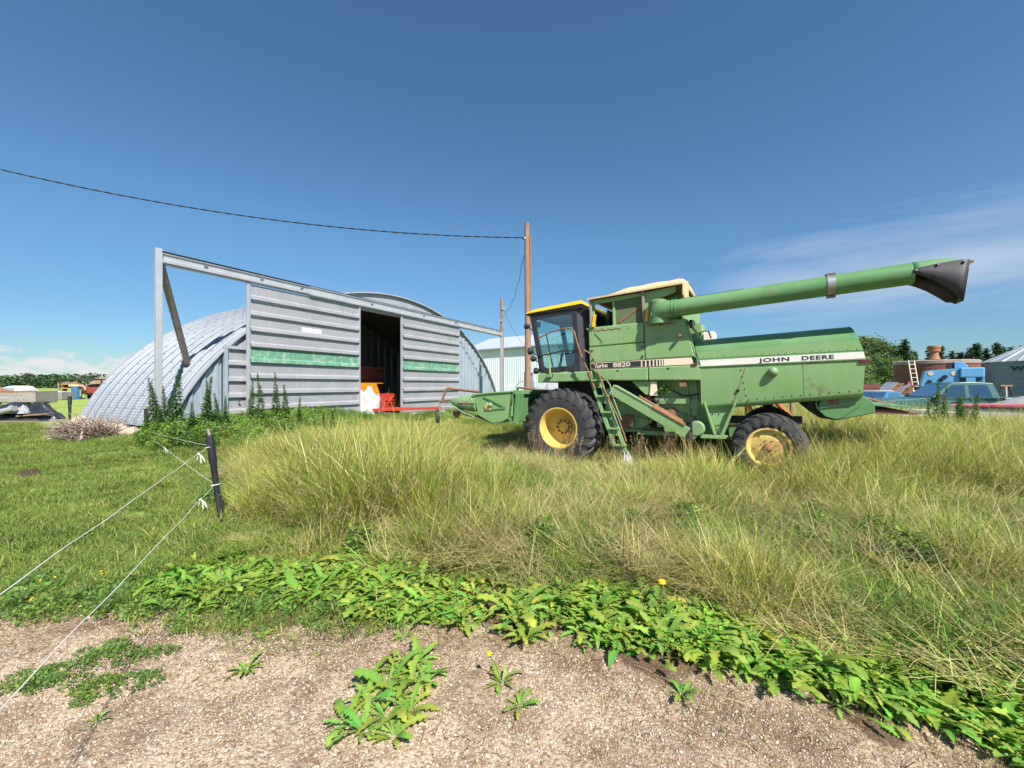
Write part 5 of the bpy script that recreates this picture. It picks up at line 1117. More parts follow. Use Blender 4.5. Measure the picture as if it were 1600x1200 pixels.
# ---------------------------------------------------------------- vegetation
def np_mesh(name, V, F4=None, col=None, F3=None, mt=None):
    me = bpy.data.meshes.new(name); V = np.asarray(V, np.float32)
    me.vertices.add(len(V)); me.vertices.foreach_set('co', V.ravel())
    F = np.asarray(F4); n = F.shape[1]
    me.loops.add(F.size); me.loops.foreach_set('vertex_index', F.ravel().astype(np.int32))
    me.polygons.add(len(F)); me.polygons.foreach_set('loop_start', np.arange(0, F.size, n)); me.polygons.foreach_set('loop_total', np.full(len(F), n))
    me.update(); me.polygons.foreach_set('use_smooth', np.ones(len(F), bool))
    if col is not None:
        a = me.attributes.new('col', 'FLOAT_COLOR', 'POINT'); a.data.foreach_set('color', np.concatenate([col, np.ones((len(col), 1))], 1).astype(np.float32).ravel())
    if mt: me.materials.append(mt)
    return me
def blades(n, rad, L, Lv, w, lean, curve, pal, q, seg=4, flat=0., seeds=0):
    """n grass blades as tapering ribbons; pal: list of (weight, base colour, tip colour)"""
    a = q.uniform(0, 2*np.pi, n); r_ = rad*np.sqrt(q.uniform(0, 1, n)); bx, by = r_*np.cos(a), r_*np.sin(a)
    Ln = L*(1+Lv*q.normal(0, 1, n)).clip(.3, 2); d = q.uniform(0, 2*np.pi, n); le = np.abs(q.normal(lean, lean*(.5 if lean < 1 else .28), n)); cu = np.abs(q.normal(curve, curve*.5, n))
    if flat: d = q.normal(flat, .9, n)
    wd = w*q.uniform(.6, 1.3, n); fa = d+np.pi/2+q.normal(0, .6, n)
    V = []; C = []
    wt = np.array([p_[0] for p_ in pal], float); idx = q.choice(len(pal), n, p=wt/wt.sum()); jit = q.uniform(.8, 1.2, (n, 1))
    cb_ = np.array([p_[1] for p_ in pal])[idx]*jit; ct = np.array([p_[2] for p_ in pal])[idx]*jit
    x, y, z = bx.copy(), by.copy(), np.zeros(n)-.02
    for k in range(seg+1):
        u = k/seg; ww = wd*(1-u**1.6)*.5+.0002
        V.append(np.stack([x+np.cos(fa)*ww, y+np.sin(fa)*ww, z], 1)); V.append(np.stack([x-np.cos(fa)*ww, y-np.sin(fa)*ww, z], 1))
        C.append(cb_*(1-u)+ct*u); C.append(C[-1])
        th = le+cu*(k+.5)/seg; st_ = Ln/seg
        x = x+np.sin(th)*np.cos(d)*st_; y = y+np.sin(th)*np.sin(d)*st_; z = z+np.cos(th)*st_
        z = np.maximum(z, .008)
    V = np.concatenate(V).reshape(seg+1, 2, n, 3); C = np.concatenate(C).reshape(seg+1, 2, n, 3)
    V = V.transpose(2, 0, 1, 3).reshape(-1, 3); C = C.transpose(2, 0, 1, 3).reshape(-1, 3)
    f = np.array([[2*k, 2*k+1, 2*k+3, 2*k+2] for k in range(seg)]); F = (f[None]+(np.arange(n)*(2*seg+2))[:, None, None]).reshape(-1, 4)
    if seeds:                                     # feathery seed heads on some tall stems: a bunch of short slivers near the tip
        tips = V.reshape(n, -1, 3)[:seeds, -1]; m = 14; sv_ = []; sc_ = []
        for tp_ in tips:
            for j in range(m):
                h = q.uniform(-.14, .02); o = tp_+np.array([q.normal(0, .012), q.normal(0, .012), h]); dd = np.array([q.normal(0, .012), q.normal(0, .012), q.uniform(.01, .03)]); s2 = np.array([.003, .002, 0])
                sv_ += [o-s2, o+s2, o+dd+s2, o+dd-s2]; sc_ += [np.array((.50, .38, .22))*q.uniform(.7, 1.2)]*4
        b = len(V); V = np.concatenate([V, sv_]); C = np.concatenate([C, sc_]); F = np.concatenate([F, (np.arange(len(sv_)).reshape(-1, 4)+b)])
    return V, F, C
def scatter(name, metas, pts, rot, scl, idx, label, cat):
    """stuff: points with attributes, a clump mesh put on each by geometry nodes"""
    pc = bpy.data.collections.new(name+'_clumps')
    for k, m_ in enumerate(metas): pc.objects.link(bpy.data.objects.new('%s_clump_%02d' % (name, k), m_))
    me = bpy.data.meshes.new(name); me.vertices.add(len(pts)); me.vertices.foreach_set('co', np.asarray(pts, np.float32).ravel())
    for nm, ty, key, arr in (('rot', 'FLOAT_VECTOR', 'vector', rot), ('scl', 'FLOAT', 'value', scl), ('idx', 'INT', 'value', idx)):
        a = me.attributes.new(nm, ty, 'POINT'); a.data.foreach_set(key, np.asarray(arr, np.int32 if ty == 'INT' else np.float32).ravel())
    o = bpy.data.objects.new(name, me); COL.objects.link(o)
    g = bpy.data.node_groups.new(name, 'GeometryNodeTree'); g.is_modifier = True
    g.interface.new_socket('Geometry', in_out='INPUT', socket_type='NodeSocketGeometry'); g.interface.new_socket('Geometry', in_out='OUTPUT', socket_type='NodeSocketGeometry')
    N = g.nodes; Lk = g.links; gi = N.new('NodeGroupInput'); go = N.new('NodeGroupOutput'); ip = N.new('GeometryNodeInstanceOnPoints'); ci = N.new('GeometryNodeCollectionInfo')
    ci.inputs[0].default_value = pc; ci.inputs[1].default_value = True; ci.inputs[2].default_value = True
    def na(nm, ty): n_ = N.new('GeometryNodeInputNamedAttribute'); n_.data_type = ty; n_.inputs[0].default_value = nm; return n_.outputs[0]
    er = N.new('FunctionNodeEulerToRotation'); Lk.new(na('rot', 'FLOAT_VECTOR'), er.inputs[0])
    Lk.new(gi.outputs[0], ip.inputs['Points']); Lk.new(ci.outputs[0], ip.inputs['Instance']); ip.inputs['Pick Instance'].default_value = True
    Lk.new(na('idx', 'INT'), ip.inputs['Instance Index']); Lk.new(er.outputs[0], ip.inputs['Rotation']); Lk.new(na('scl', 'FLOAT'), ip.inputs['Scale'])
    Lk.new(ip.outputs[0], go.inputs[0]); md = o.modifiers.new('scatter', 'NODES'); md.node_group = g
    return tag(o, label, cat, kind='stuff')
q = np.random.default_rng(3)
GR = (.23, .38, .06); YG = (.60, .60, .12); DG = (.11, .22, .05); ST = (.80, .70, .36); STD = (.48, .44, .17)
def meshes(nm, specs):
    out = []
    for k, s_ in enumerate(specs):
        V, F, C = blades(q=q, **s_); out.append(np_mesh('%s_%d' % (nm, k), V, F, C, mt=GRASSM))
    return out
tallp = [(4, (.22, .23, .07), GR), (6, (.28, .27, .085), YG), (3, (.36, .31, .12), (.46, .44, .13)), (2.6, STD, ST)]
strawp = [(6, (.28, .30, .075), YG), (2.4, STD, ST), (2.4, (.36, .33, .13), (.52, .50, .17)), (3.5, DG, GR)]
greenp = [(5, (.16, .24, .055), GR), (3, (.22, .30, .07), (.30, .42, .085)), (1, STD, (.45, .39, .16)), (2, DG, (.10, .20, .055))]
TALL = meshes('tall', [dict(n=430, rad=.42, L=L_, Lv=.28, w=.0118, lean=.28, curve=.9, pal=tallp, seg=5, seeds=s_) for L_, s_ in ((.48, 3), (.58, 9), (.66, 12), (.42, 0))])
STRAW = meshes('straw', [dict(n=430, rad=.44, L=L_, Lv=.3, w=.010, lean=1.25, curve=.55, pal=strawp, seg=5, flat=fl) for L_, fl in ((.30, 0), (.38, .7), (.36, 3.0), (.26, 0))])
MIDG = meshes('midg', [dict(n=430, rad=.42, L=L_, Lv=.3, w=.011, lean=.5, curve=1.0, pal=greenp, seg=4) for L_ in (.24, .30, .36)])
LAWN = meshes('lawn', [dict(n=800, rad=.48, L=L_, Lv=.35, w=.0065, lean=.7, curve=.8, pal=[(4, (.20, .28, .06), (.24, .40, .07)), (2.5, (.28, .32, .08), (.40, .48, .11)), (1.5, STD, (.52, .45, .22)), (1.3, DG, (.10, .20, .05))], seg=3) for L_ in (.055, .075, .10)])
# clover-like / fine-leaved weed tufts
def leafy(n, rad, h, size, cols, q, droop=.3):
    c_ = q.normal(0, 1, (n, 3)); c_ /= np.linalg.norm(c_, axis=1)[:, None]; rr_ = q.uniform(.35, 1, n)**.6
    P = c_*rr_[:, None]*np.array([rad, rad, h*.6]); P[:, 2] = np.abs(P[:, 2])+.02+q.uniform(0, h*.3, n)
    d = np.stack([P[:, 0], P[:, 1], np.full(n, .25*rad)], 1)+q.normal(0, rad*.5, (n, 3)); d /= np.linalg.norm(d, axis=1)[:, None]+1e-6
    s_ = np.cross(d, q.normal(0, 1, (n, 3))); s_ /= np.linalg.norm(s_, axis=1)[:, None]+1e-6
    L = size*q.uniform(.6, 1.4, n)[:, None]; w = L*.32; nrm = np.cross(d, s_)
    V = np.stack([P, P+d*L*.5+s_*w-nrm*L*.06, P+d*L-nrm*L*droop, P+d*L*.5-s_*w-nrm*L*.06], 1).reshape(-1, 3)
    C = np.array(cols)[q.integers(0, len(cols), n)]*q.uniform(.75, 1.25, (n, 1))
    return V, np.arange(4*n).reshape(-1, 4), np.repeat(C, 4, 0)
CLOV = []
for k, (h, sz, cc) in enumerate(((.16, .030, [DG, GR, (.12, .24, .08)]), (.26, .034, [(.11, .20, .07), (.15, .25, .09), DG]), (.22, .034, [GR, (.18, .31, .08), DG]), (.42, .055, [(.10, .20, .05), GR, (.22, .29, .075)]))):
    V, F, C = leafy(620, .19, h, sz, cc, q); CLOV.append(np_mesh('clover_%d' % k, V, F, C, mt=LEAFM))

# keep-out: wheels, shed, posts
def shed_st(x, y): return (x-SP.x)*SD.x+(y-SP.y)*SD.y, (x-SP.x)*SN.x+(y-SP.y)*SN.y
cbi = cb.matrix_world.inverted()
def blocked(x, y):
    s_, t_ = shed_st(x, y); b = (s_ > -.1) & (s_ < 18.5) & (t_ > .25)
    lx = (x-1.963)*_f0.x+(y-10.9)*_f0.y; ly = (x-1.963)*_l.x+(y-10.9)*_l.y
    b |= (np.abs(lx) < .42) & (np.abs(np.abs(ly)-1.39) < .44); b |= (np.abs(lx+4.07) < .3) & (np.abs(np.abs(ly)-1.44) < .22)
    return b
def field(n, ymax, ymin=1.6, spread=1.36):
    """points in the view wedge, a little wider than the frame"""
    y = np.sqrt(q.uniform(ymin**2, ymax**2, n)); x = q.uniform(-spread, spread, n)*y; return x, y
def place(x, y, k, tilt=.12, s0=.75, s1=1.25):
    z = ground_z(x, y); n = len(x); return np.stack([x, y, z], 1), np.stack([q.normal(0, tilt, n), q.normal(0, tilt, n), q.uniform(0, 6.28, n)], 1), q.uniform(s0, s1, n), q.integers(0, k, n)
# tall grass: a zone map decides which kind of clump and how dense
x, y = field(9500, 15.5, 2.0, 1.75)
gm_, lm_ = gravel_mask(x, y), lawn_mask(x, y); ok = (lawn_mask(x-.75, y) < .45) & (y > edge_y(x)+.78) & ~blocked(x, y)
x, y = x[ok], y[ok]
wl = sstep(-.2, -2.2, x)*sstep(3.4, 4.3, y)                      # lush tall stand at left centre
wl = np.maximum(wl, sstep(8.5, 10.5, y)*.45); wl = np.maximum(wl, sstep(2.2, 5.0, x)*sstep(5.2, 7.0, y)*.85)
nz = vnoise(x, y, .9, 11); nz2 = vnoise(x, y, 2.1, 12)
tall_w = np.clip(wl*1.1+(nz-.60)*1.3, 0, 1); pr = q.uniform(0, 1, len(x))
is_tall = pr < tall_w*.85; is_green = ~is_tall & (nz2 > .52); is_straw = ~is_tall & ~is_green
near_c = np.exp(-(((x-1.6)/3.2)**2+((y-9.6)/1.9)**2))            # under and round the machine: greener and shorter
P_, R_, S_, I_ = place(x, y, 4, .10, .8, 1.25)
S_ = S_*np.where(is_tall, .80+.45*wl, np.where(is_straw, .8+.25*nz, 1.0))*(1-.28*near_c)*(1-.48*sstep(7.5, 11.5, y)*sstep(3.5, .5, x))*(1-.45*lawn_mask(x-1.7, y))*(1-.25*sstep(1.2, 0, y-edge_y(x)-.3))
I_ = np.where(is_tall, I_, np.where(is_straw, 4+I_, 8+I_ % 3))
scatter('tall_grass', TALL+STRAW+MIDG, P_, R_, S_, I_, 'tall uncut yellow green and straw coloured grass in front of the combine', 'grass')
xa = q.uniform(-9, 5, 900); ya = q.uniform(14.5, 27, 900); ok = ~blocked(xa, ya); P_, R_, S_, I_ = place(xa[ok], ya[ok], 3, .1, .5, .9)
scatter('yard_grass', MIDG, P_, R_, S_, I_, 'short green grass between the combine header and the shed', 'grass')
# flattened dead thatch, mostly at centre and right
FLAT = meshes('flat', [dict(n=420, rad=.45, L=L_, Lv=.35, w=.0075, lean=1.42, curve=.25, pal=[(4, STD, ST), (2, (.42, .34, .17), (.62, .52, .26)), (1, (.30, .24, .13), (.44, .34, .18)), (1, DG, GR)], seg=4, flat=fl) for L_, fl in ((.36, .5), (.42, 2.6), (.38, 0), (.32, 4.4))])
x, y = field(1300, 11, 2.4, 1.6); ok = (y > edge_y(x)+.62) & (lawn_mask(x-.6, y) < .45) & ~blocked(x, y) & (vnoise(x, y, .8, 22)+.35*sstep(-1.5, 1, x) > .55); x, y = x[ok], y[ok]
P_, R_, S_, I_ = place(x, y, 4, .10, .7, 1.2); P_[:, 2] += q.uniform(.02, .20, len(x))
scatter('dead_thatch', FLAT, P_, R_, S_, I_, 'matted dead straw lying flat through the uncut grass', 'dry grass')
# beyond: sparser rough grass round the yard at right
y = q.uniform(13, 32, 1700); x = q.uniform(.35, 1.4, 1700)*y; ok = ~blocked(x, y)
P_, R_, S_, I_ = place(x[ok], y[ok], 4, .1, .5, .95)
scatter('rough_grass', TALL, P_, R_, S_, I_, 'rough grass growing through the scrap yard at right', 'grass')
# lawn: short turf near, thinning with distance
x, y = field(5200, 17, 2.6); ok = (lawn_mask(x-.9, y) > .35) & (gravel_mask(x, y) < .25) & ~blocked(x, y)
x, y = x[ok], y[ok]; P_, R_, S_, I_ = place(x, y, 3, .1, .7, 1.3)
scatter('lawn_turf', LAWN, P_, R_, S_, I_, 'short green lawn left of the fence string', 'grass')
x, y = field(2200, 13, 2.6); ok = ((x+3.6)**2+(y-4.9)**2 > 1.2) & (y > edge_y(x)+.95) & (gravel_mask(x, y) < .15) & ~blocked(x, y) & (vnoise(x, y, 1.1, 14) > .74); x, y = x[ok], y[ok]; lm_ = lawn_mask(x, y) > .5
P_, R_, S_, I_ = place(x, y, 4, .1, .5, .95); S_ = np.where(lm_, S_*.4, S_)
cx = []; cy = []
for a_, b_, n_, s_ in ((6.4, 7.0, 9, .45), (5.4, 6.2, 6, .35), (3.6, 3.75, 5, .22), (-.6, 5.0, 2, .15), (4.1, 8.0, 5, .35), (7.4, 7.6, 5, .4), (2.0, 4.6, 4, .3)):
    cx += list(q.normal(a_, s_, n_)); cy += list(q.normal(b_, s_*.5, n_))
cx = np.array(cx); cy = np.array(cy); P2, R2, S2, I2 = place(cx, cy, 4, .1, .8, 1.2); P2[:, 2] += .07
P_ = np.concatenate([P_, P2]); R_ = np.concatenate([R_, R2]); S_ = np.concatenate([S_, S2]); I_ = np.concatenate([I_, I2])
scatter('clover_patches', CLOV, P_, R_, S_, I_, 'leafy clover and vetch patches among the grass', 'ground cover')
# gravel: loose stones
GRAVC = bpy.data.materials.new('gravel_stones'); GRAVC.use_nodes = True; t = NT(GRAVC.node_tree); oi = t.add('ShaderNodeObjectInfo').outputs['Random']
t.l.new(t.ramp(oi, [(0, (.24, .16, .10)), (.2, (.40, .29, .19)), (.45, (.47, .35, .24)), (.7, (.54, .44, .33)), (.9, (.62, .54, .45)), (1, (.32, .29, .27))]), t.n['Principled BSDF'].inputs['Base Color']); t.n['Principled BSDF'].inputs['Roughness'].default_value = .85
stones = []
for k in range(6):
    ph = np.array([[math.sin(t_)*math.cos(a), math.sin(t_)*math.sin(a), math.cos(t_)] for t_ in (0.05, .8, 1.57, 2.3, 3.09) for a in np.linspace(0, 2*np.pi, 6, endpoint=False)])
    V = ph*np.array([1, q.uniform(.6, .95), q.uniform(.45, .7)])*q.uniform(.82, 1.18, (30, 1))
    F = [[i*6+j, (i+1)*6+j, (i+1)*6+(j+1) % 6, i*6+(j+1) % 6] for i in range(4) for j in range(6)]; stones.append(np_mesh('stone_%d' % k, V, F, mt=GRAVC))
x = q.uniform(-5.2, 4.2, 150000); y = q.uniform(1.5, 3.9, 150000); ok = (gravel_mask(x, y) > q.uniform(.35, .85, len(x))) & (np.abs(x) < 1.4*y) & (vnoise(x, y, 3.1, 15)+.25*vnoise(x, y, 11, 16) < q.uniform(.55, 1.15, len(x)))
x, y = x[ok], y[ok]; n = len(x); z = ground_z(x, y)
sz = .0036*np.exp(q.normal(0, .42, n)).clip(.45, 3.2)
scatter('gravel', stones, np.stack([x, y, z+sz*.25], 1), q.uniform(-.6, .6, (n, 3))*np.array([1, 1, 9]), sz, q.integers(0, 6, n), 'fine tan gravel of the driveway in the foreground', 'gravel')
# small litter on the gravel: dry bits
V, F, C = blades(40, .22, .10, .4, .004, 1.45, .2, [(1, STD, ST), (1, (.2, .13, .08), (.25, .17, .1))], q, 2); LIT = np_mesh('litter', V, F, C, mt=GRASSM)
x = q.uniform(-4.5, 4, 420); y = edge_y(x)-np.abs(q.normal(0, .35, 420)); ok = y > 1.6; P_, R_, S_, I_ = place(x[ok], y[ok], 1, .03, .5, 1.1)
scatter('dry_litter', [LIT], P_, R_, S_, I_, 'dry grass bits scattered over the gravel edge', 'litter')

# dandelion leaves and plants
def dleaf(L, w, bend, twist, lobes, q):
    n = 12; V = []; C = []
    x, z, th = 0., 0., q.uniform(.75, 1.05)
    for k in range(n+1):
        u = k/n; base_w = w*(.14+.86*math.sin(min(1, u*1.08)**1.25*math.pi*.86)**.8) if u < .98 else w*.05
        saw = (k % 2 if lobes else .6); ww = base_w*(.52+.48*saw)
        back = .35*ww*saw if lobes else 0
        for sgn in (-1, 0, 1):
            V.append((x-(back if sgn else 0), sgn*ww+.02*math.sin(u*3)*twist, z+(.16*ww if sgn else -.06*ww)+twist*sgn*ww*u)); g_ = 1.0 if sgn else 1.25
            C.append(((.15+.09*u)*g_, (.31+.08*u)*g_, .055*g_))
        x += math.cos(th)*L/n; z += math.sin(th)*L/n; th -= bend/n
    F = []
    for k in range(n):
        for j in (0, 1): F.append((3*k+j, 3*k+3+j, 3*k+4+j, 3*k+1+j))
    return np.array(V), np.array(F), np.array(C)
LEAVES = []
for k in range(14):
    V, F, C = dleaf(q.uniform(.13, .23), q.uniform(.018, .032), q.uniform(.9, 1.7), q.uniform(-.3, .3), k != 5, q); LEAVES.append(np_mesh('dandelion_leaf_%d' % k, V+q.normal(0, .0022, V.shape), F, C*(np.array([1.6, 1.08, 1.2]) if k % 7 == 6 else np.array([q.uniform(.65, 1.25), q.uniform(.75, 1.1), q.uniform(.8, 1.6)])), mt=LEAFM))
FLY = mat('dandelion_yellow', (.85, .50, .01), (.75, .40, .01), 60, .7); STEMM = mat('green_stem', (.10, .20, .04), None, 9, .6)
def dandelion(x, y, s, nleaf, lab, group, flower=0, name='dandelion_plant', up=0.):
    t_ = thing(name, lab, 'plant', (x, y, gz(x, y)-.005), random.uniform(0, 6.28), group); t_.scale = (s, s, s)
    for k in range(nleaf):
        o = bpy.data.objects.new('leaf', random.choice(LEAVES)); COL.objects.link(o); o.parent = t_; a = k*2.4+random.uniform(-.35, .35)
        up_ = up+random.uniform(-.15, .35)*(.4+.6*k/nleaf)
        o.rotation_euler = (random.uniform(-.25, .25), -up_, a); sc_ = random.uniform(.55, 1.3)*(1-.3*k/nleaf); o.scale = (sc_, sc_, sc_); o.location = (.015*math.cos(a), .015*math.sin(a), 0)
    for k in range(flower):
        h = random.uniform(.16, .24); a = random.uniform(0, 6.28); tx_, ty_ = .10*math.cos(a), .10*math.sin(a)
        MB().tube([(0, 0, 0), (tx_*.5, ty_*.5, h*.7), (tx_, ty_, h)], .0035, 5).build('stem', STEMM, t_); MB().lathe([(.003, -.012), (.02, 0), (.018, .012), (.001, .015)], (tx_, ty_, h), 'z', 10).build('flower', FLY, t_)
    return t_
# the broad band along the gravel edge
random.seed(5); nb = 0; band = []
for _try in range(6000):
    if nb >= 190: break
    x_ = random.uniform(-2.45, 3.5) if nb % 2 else random.uniform(.6, 3.4); ey = float(edge_y(x_)); y_ = ey+random.uniform(.0, .66 if x_ < .2 else .98)
    if x_ < -1.0 and y_ > ey+.55: continue
    if abs(x_) > 1.3*y_ or y_ < 1.55 or any((x_-a)**2+(y_-b)**2 < .013 for a, b in band): continue
    band.append((x_, y_)); nb += 1
    dandelion(x_, y_, random.choice((.6, .8, 1.0, 1.15, 1.4)), random.randint(10, 17), 'leafy dandelion in the green band along the gravel edge', 'dandelions of the green band', 1 if nb == 60 else 0, up=.1)
# low filler leaves between the plants
ROS = []
for k in range(4):
    Vs, Fs, Cs = [], [], []; b_ = 0
    for j in range(26):
        V, F, C = dleaf(q.uniform(.06, .13), q.uniform(.012, .026), q.uniform(.6, 1.6), q.uniform(-.4, .4), j % 3 != 0, q); a = q.uniform(0, 6.28); rm_ = np.array([[math.cos(a), -math.sin(a), 0], [math.sin(a), math.cos(a), 0], [0, 0, 1]])
        V = V @ rm_.T+np.array([q.normal(0, .07), q.normal(0, .07), q.uniform(0, .03)]); Vs.append(V); Fs.append(F+b_); Cs.append(C*np.array([q.uniform(.7, 1.25), q.uniform(.8, 1.1), 1])); b_ += len(V)
    ROS.append(np_mesh('filler_%d' % k, np.concatenate(Vs), np.concatenate(Fs), np.concatenate(Cs), mt=LEAFM))
x = np.concatenate([q.uniform(-3.0, 3.6, 520), q.uniform(.5, 3.8, 420)]); y = edge_y(x)+q.uniform(-.06, 1.0, 940); ok = (np.abs(x) < 1.35*y) & (vnoise(x, y, 2.4, 24)+.4*vnoise(x, y, 6, 25)+.12*sstep(.2, 1.2, x) > .60); P_, R_, S_, I_ = place(x[ok], y[ok], 4, .12, .5, 1.35)
scatter('broadleaf_cover', ROS, P_, R_, S_, I_, 'low mixed broad-leaved weeds filling the green band', 'ground cover')
# patch of dandelions out on the gravel, bottom centre-left
for k in range(13):
    a, r_ = k*2.4, .30*math.sqrt((k+.3)/13); dandelion(-.66+r_*math.cos(a)*.75, 2.30+r_*math.sin(a)*1.1, random.uniform(.75, 1.05), 12, 'dandelion in the round patch out on the gravel', 'dandelions of the gravel patch')
for (px_, py_, s_, nl, lab) in ((820, 1010, 1.15, 18, 'big bushy dandelion jutting onto the gravel at centre'), (784, 1080, .75, 12, 'small tuft on the gravel below the big dandelion'), (812, 1115, .6, 10, 'greyish small weed at the bottom centre of the gravel'),
        (385, 1042, .62, 14, 'feathery weed tuft alone on the gravel at left'), (408, 993, .42, 9, 'small weed tuft above the feathery one on the gravel'), (1065, 1093, .62, 14, 'flat dark weed tuft alone on the gravel at right'), (1215, 1075, 1.0, 15, 'dandelion jutting onto the gravel at right'),
        (1310, 1105, .6, 10, 'small weed under the green band at right'), (500, 1020, .25, 7, 'tiny seedling on the bare gravel'), (580, 990, .4, 9, 'small dandelion close to the gravel edge'), (630, 1000, .45, 9, 'small dandelion beside the round patch'), (150, 1118, .35, 8, 'tiny weed at the bottom left of the gravel'), (690, 860, 1.3, 9, 'broad-leaved dock plant in the straw grass')):
    y_ = 1.75*650/(py_-602); dandelion(at(px_, y_), y_, s_, nl, lab, None, 1 if px_ == 784 else 0, 'weed_tuft' if s_ < .7 else 'dandelion_plant')
# low weeds trailing over the gravel at far left
LOW = []
for k in range(3):
    V, F, C = leafy(150, .16, .05, .035, [(.16, .27, .06), (.22, .34, .08), (.12, .21, .05)], q, .1); LOW.append(np_mesh('low_weed_%d' % k, V, F, C, mt=LEAFM))
x = q.uniform(-5, -1.4, 300); y = edge_y(x)+q.normal(0, .20, 300)+.04; ok = vnoise(x*1.0, y*2.2, 2.6, 19)+.5*vnoise(x, y, 7, 18) > .80; P_, R_, S_, I_ = place(x[ok], y[ok], 3, .05, .5, 1.1)
scatter('creeping_weeds', LOW, P_, R_, S_, I_, 'creeping green weeds over the gravel edge at left', 'ground cover')
x = np.concatenate([q.normal(c_[0], c_[2]*1.3, 14) for c_ in ((-2.45, 2.70, .16), (-2.55, 2.42, .14), (-2.9, 2.45, .12), (-1.95, 3.1, .2))]); y = np.concatenate([q.normal(c_[1], .07, 14) for c_ in ((-2.45, 2.70), (-2.55, 2.42), (-2.9, 2.45), (-1.95, 3.1))])
P_, R_, S_, I_ = place(x, y, 3, .05, .25, .65); scatter('gravel_weeds', LOW, P_, R_, S_, I_, 'thin streaks of weeds on the gravel at lower left', 'ground cover')
for k, (px_, py_) in enumerate(((113, 745), (372, 640), (188, 650))):   # lone yellow flowers at left (zoomed coordinates)
    X_, Y_ = px_/2.5, 660+py_/2.5; y_ = 1.75*650/(Y_-602); dandelion(at(X_, y_), y_, .45, 8, ('yellow dandelion flower at the gravel edge, far left', 'yellow dandelion flower on the lawn right of the upper string', 'yellow dandelion flower on the lawn between the strings')[k], None, 2)

# tall weeds at the shed: upright stem, toothed leaves in whorls, narrow spire
def tall_weed(h, seed):
    r_ = np.random.default_rng(seed); V = []; F = []; C = []; b = 0
    n = int(520*h)
    for k in range(n):
        u = r_.uniform(.06, 1)**.85; a = r_.uniform(0, 6.28); L = (.135*(1-u)**1.15+.034)*r_.uniform(.7, 1.3); wd = L*.17
        o = np.array([.03*math.sin(u*4+seed)*u, .03*math.cos(u*3)*u, u*h]); el = r_.uniform(-.35, .55)+.5*u
        d = np.array([math.cos(a)*math.cos(el), math.sin(a)*math.cos(el), math.sin(el)]); s_ = np.cross(d, [0, 0, 1]); s_ /= np.linalg.norm(s_)+1e-6
        st_ = o+d*r_.uniform(0, .10)*(1-u)**1.5; V += [st_, st_+d*L*.45+s_*wd, st_+d*L+np.array([0, 0, -.25*L]), st_+d*L*.45-s_*wd]; F.append((b, b+1, b+2, b+3)); b += 4
        c_ = np.array([(.085, .19, .045), (.12, .24, .06), (.16, .28, .07)][r_.integers(0, 3)])*r_.uniform(.8, 1.2)
        if u < .22 and r_.uniform() < .3: c_ = np.array((.35, .22, .12))
        C += [c_]*4
    return np_mesh('weed_foliage', V, F, np.array(C), mt=LEAFM)
WM = [tall_weed(1.0+.06*k, 50+k) for k in range(5)]
wst = MB().tube([(0, 0, 0), (.01, .01, .5), (.0, .02, 1.0)], [.012, .009, .004], 6).build('stem', STEMM); wsm = wst.data; bpy.data.objects.remove(wst)
spots = [(240, 590, 10.8, 'left spire of the three tall weeds before the shed post'), (260, 607, 10.7, 'short middle spire of the three tall weeds before the shed post'), (277, 588, 10.6, 'right spire of the three tall weeds before the shed post'),
         (315, 602, 10.9, 'leaning tall weed in front of the shed arch rim'), (326, 612, 11.0, 'tall weed in front of the end wall sheets'), (340, 614, 11.2, 'tall weed beside the end wall jamb'), (352, 622, 11.2, 'bushy weed below the end wall jamb'), (392, 604, 12.2, 'tall weed at the left edge of the sliding door'),
         (407, 598, 12.2, 'thin tall weed in front of the left door'), (432, 600, 12.5, 'left weed of the pair in front of the left door'), (445, 601, 12.6, 'right weed of the pair in front of the left door'), (467, 622, 12.8, 'short weed in front of the left door middle'),
         (250, 640, 10.5, 'bushy weed at the foot of the three spires'), (268, 636, 10.4, 'leafy weed at the foot of the right spire'), (300, 640, 10.5, 'leafy weed under the shed arch rim'), (520, 640, 13.2, 'dark green bush in front of the door opening'), (505, 645, 13.0, 'left dark green bush in front of the left door'), (230, 650, 10.4, 'weed at the shed corner by the strings'),
         (1465, 612, 11.6, 'spire weed in front of the pickup windscreen'), (1478, 622, 11.2, 'spire weed in front of the pickup door'), (1497, 615, 11.4, 'spire weed in front of the pickup rear window'), (1521, 618, 11.0, 'spire weed at the left end of the white trailer'), (1450, 628, 11.4, 'low weed in front of the pickup bonnet'), (1508, 634, 10.8, 'brown-tinged weed beside the white trailer')]
for k, (px_, py_, Y_, lab) in enumerate(spots):
    x_ = at(px_, Y_); z0 = gz(x_, Y_); h = zt(py_, Y_)-z0; t_ = thing('tall_weed', 'leafy green '+lab, 'plant', (x_, Y_, z0-.02), k*1.3, 'tall weeds along the shed')
    sx = h*(.85 if py_ < 630 else 1.25); t_.scale = (sx, sx, h); t_.rotation_euler = (0, (.16 if px_ == 315 else random.uniform(-.05, .05)), k*1.3 if px_ != 315 else 0)
    for nm, m_ in (('foliage', WM[k % 5]), ('stem', wsm)): o = bpy.data.objects.new(nm, m_); COL.objects.link(o); o.parent = t_
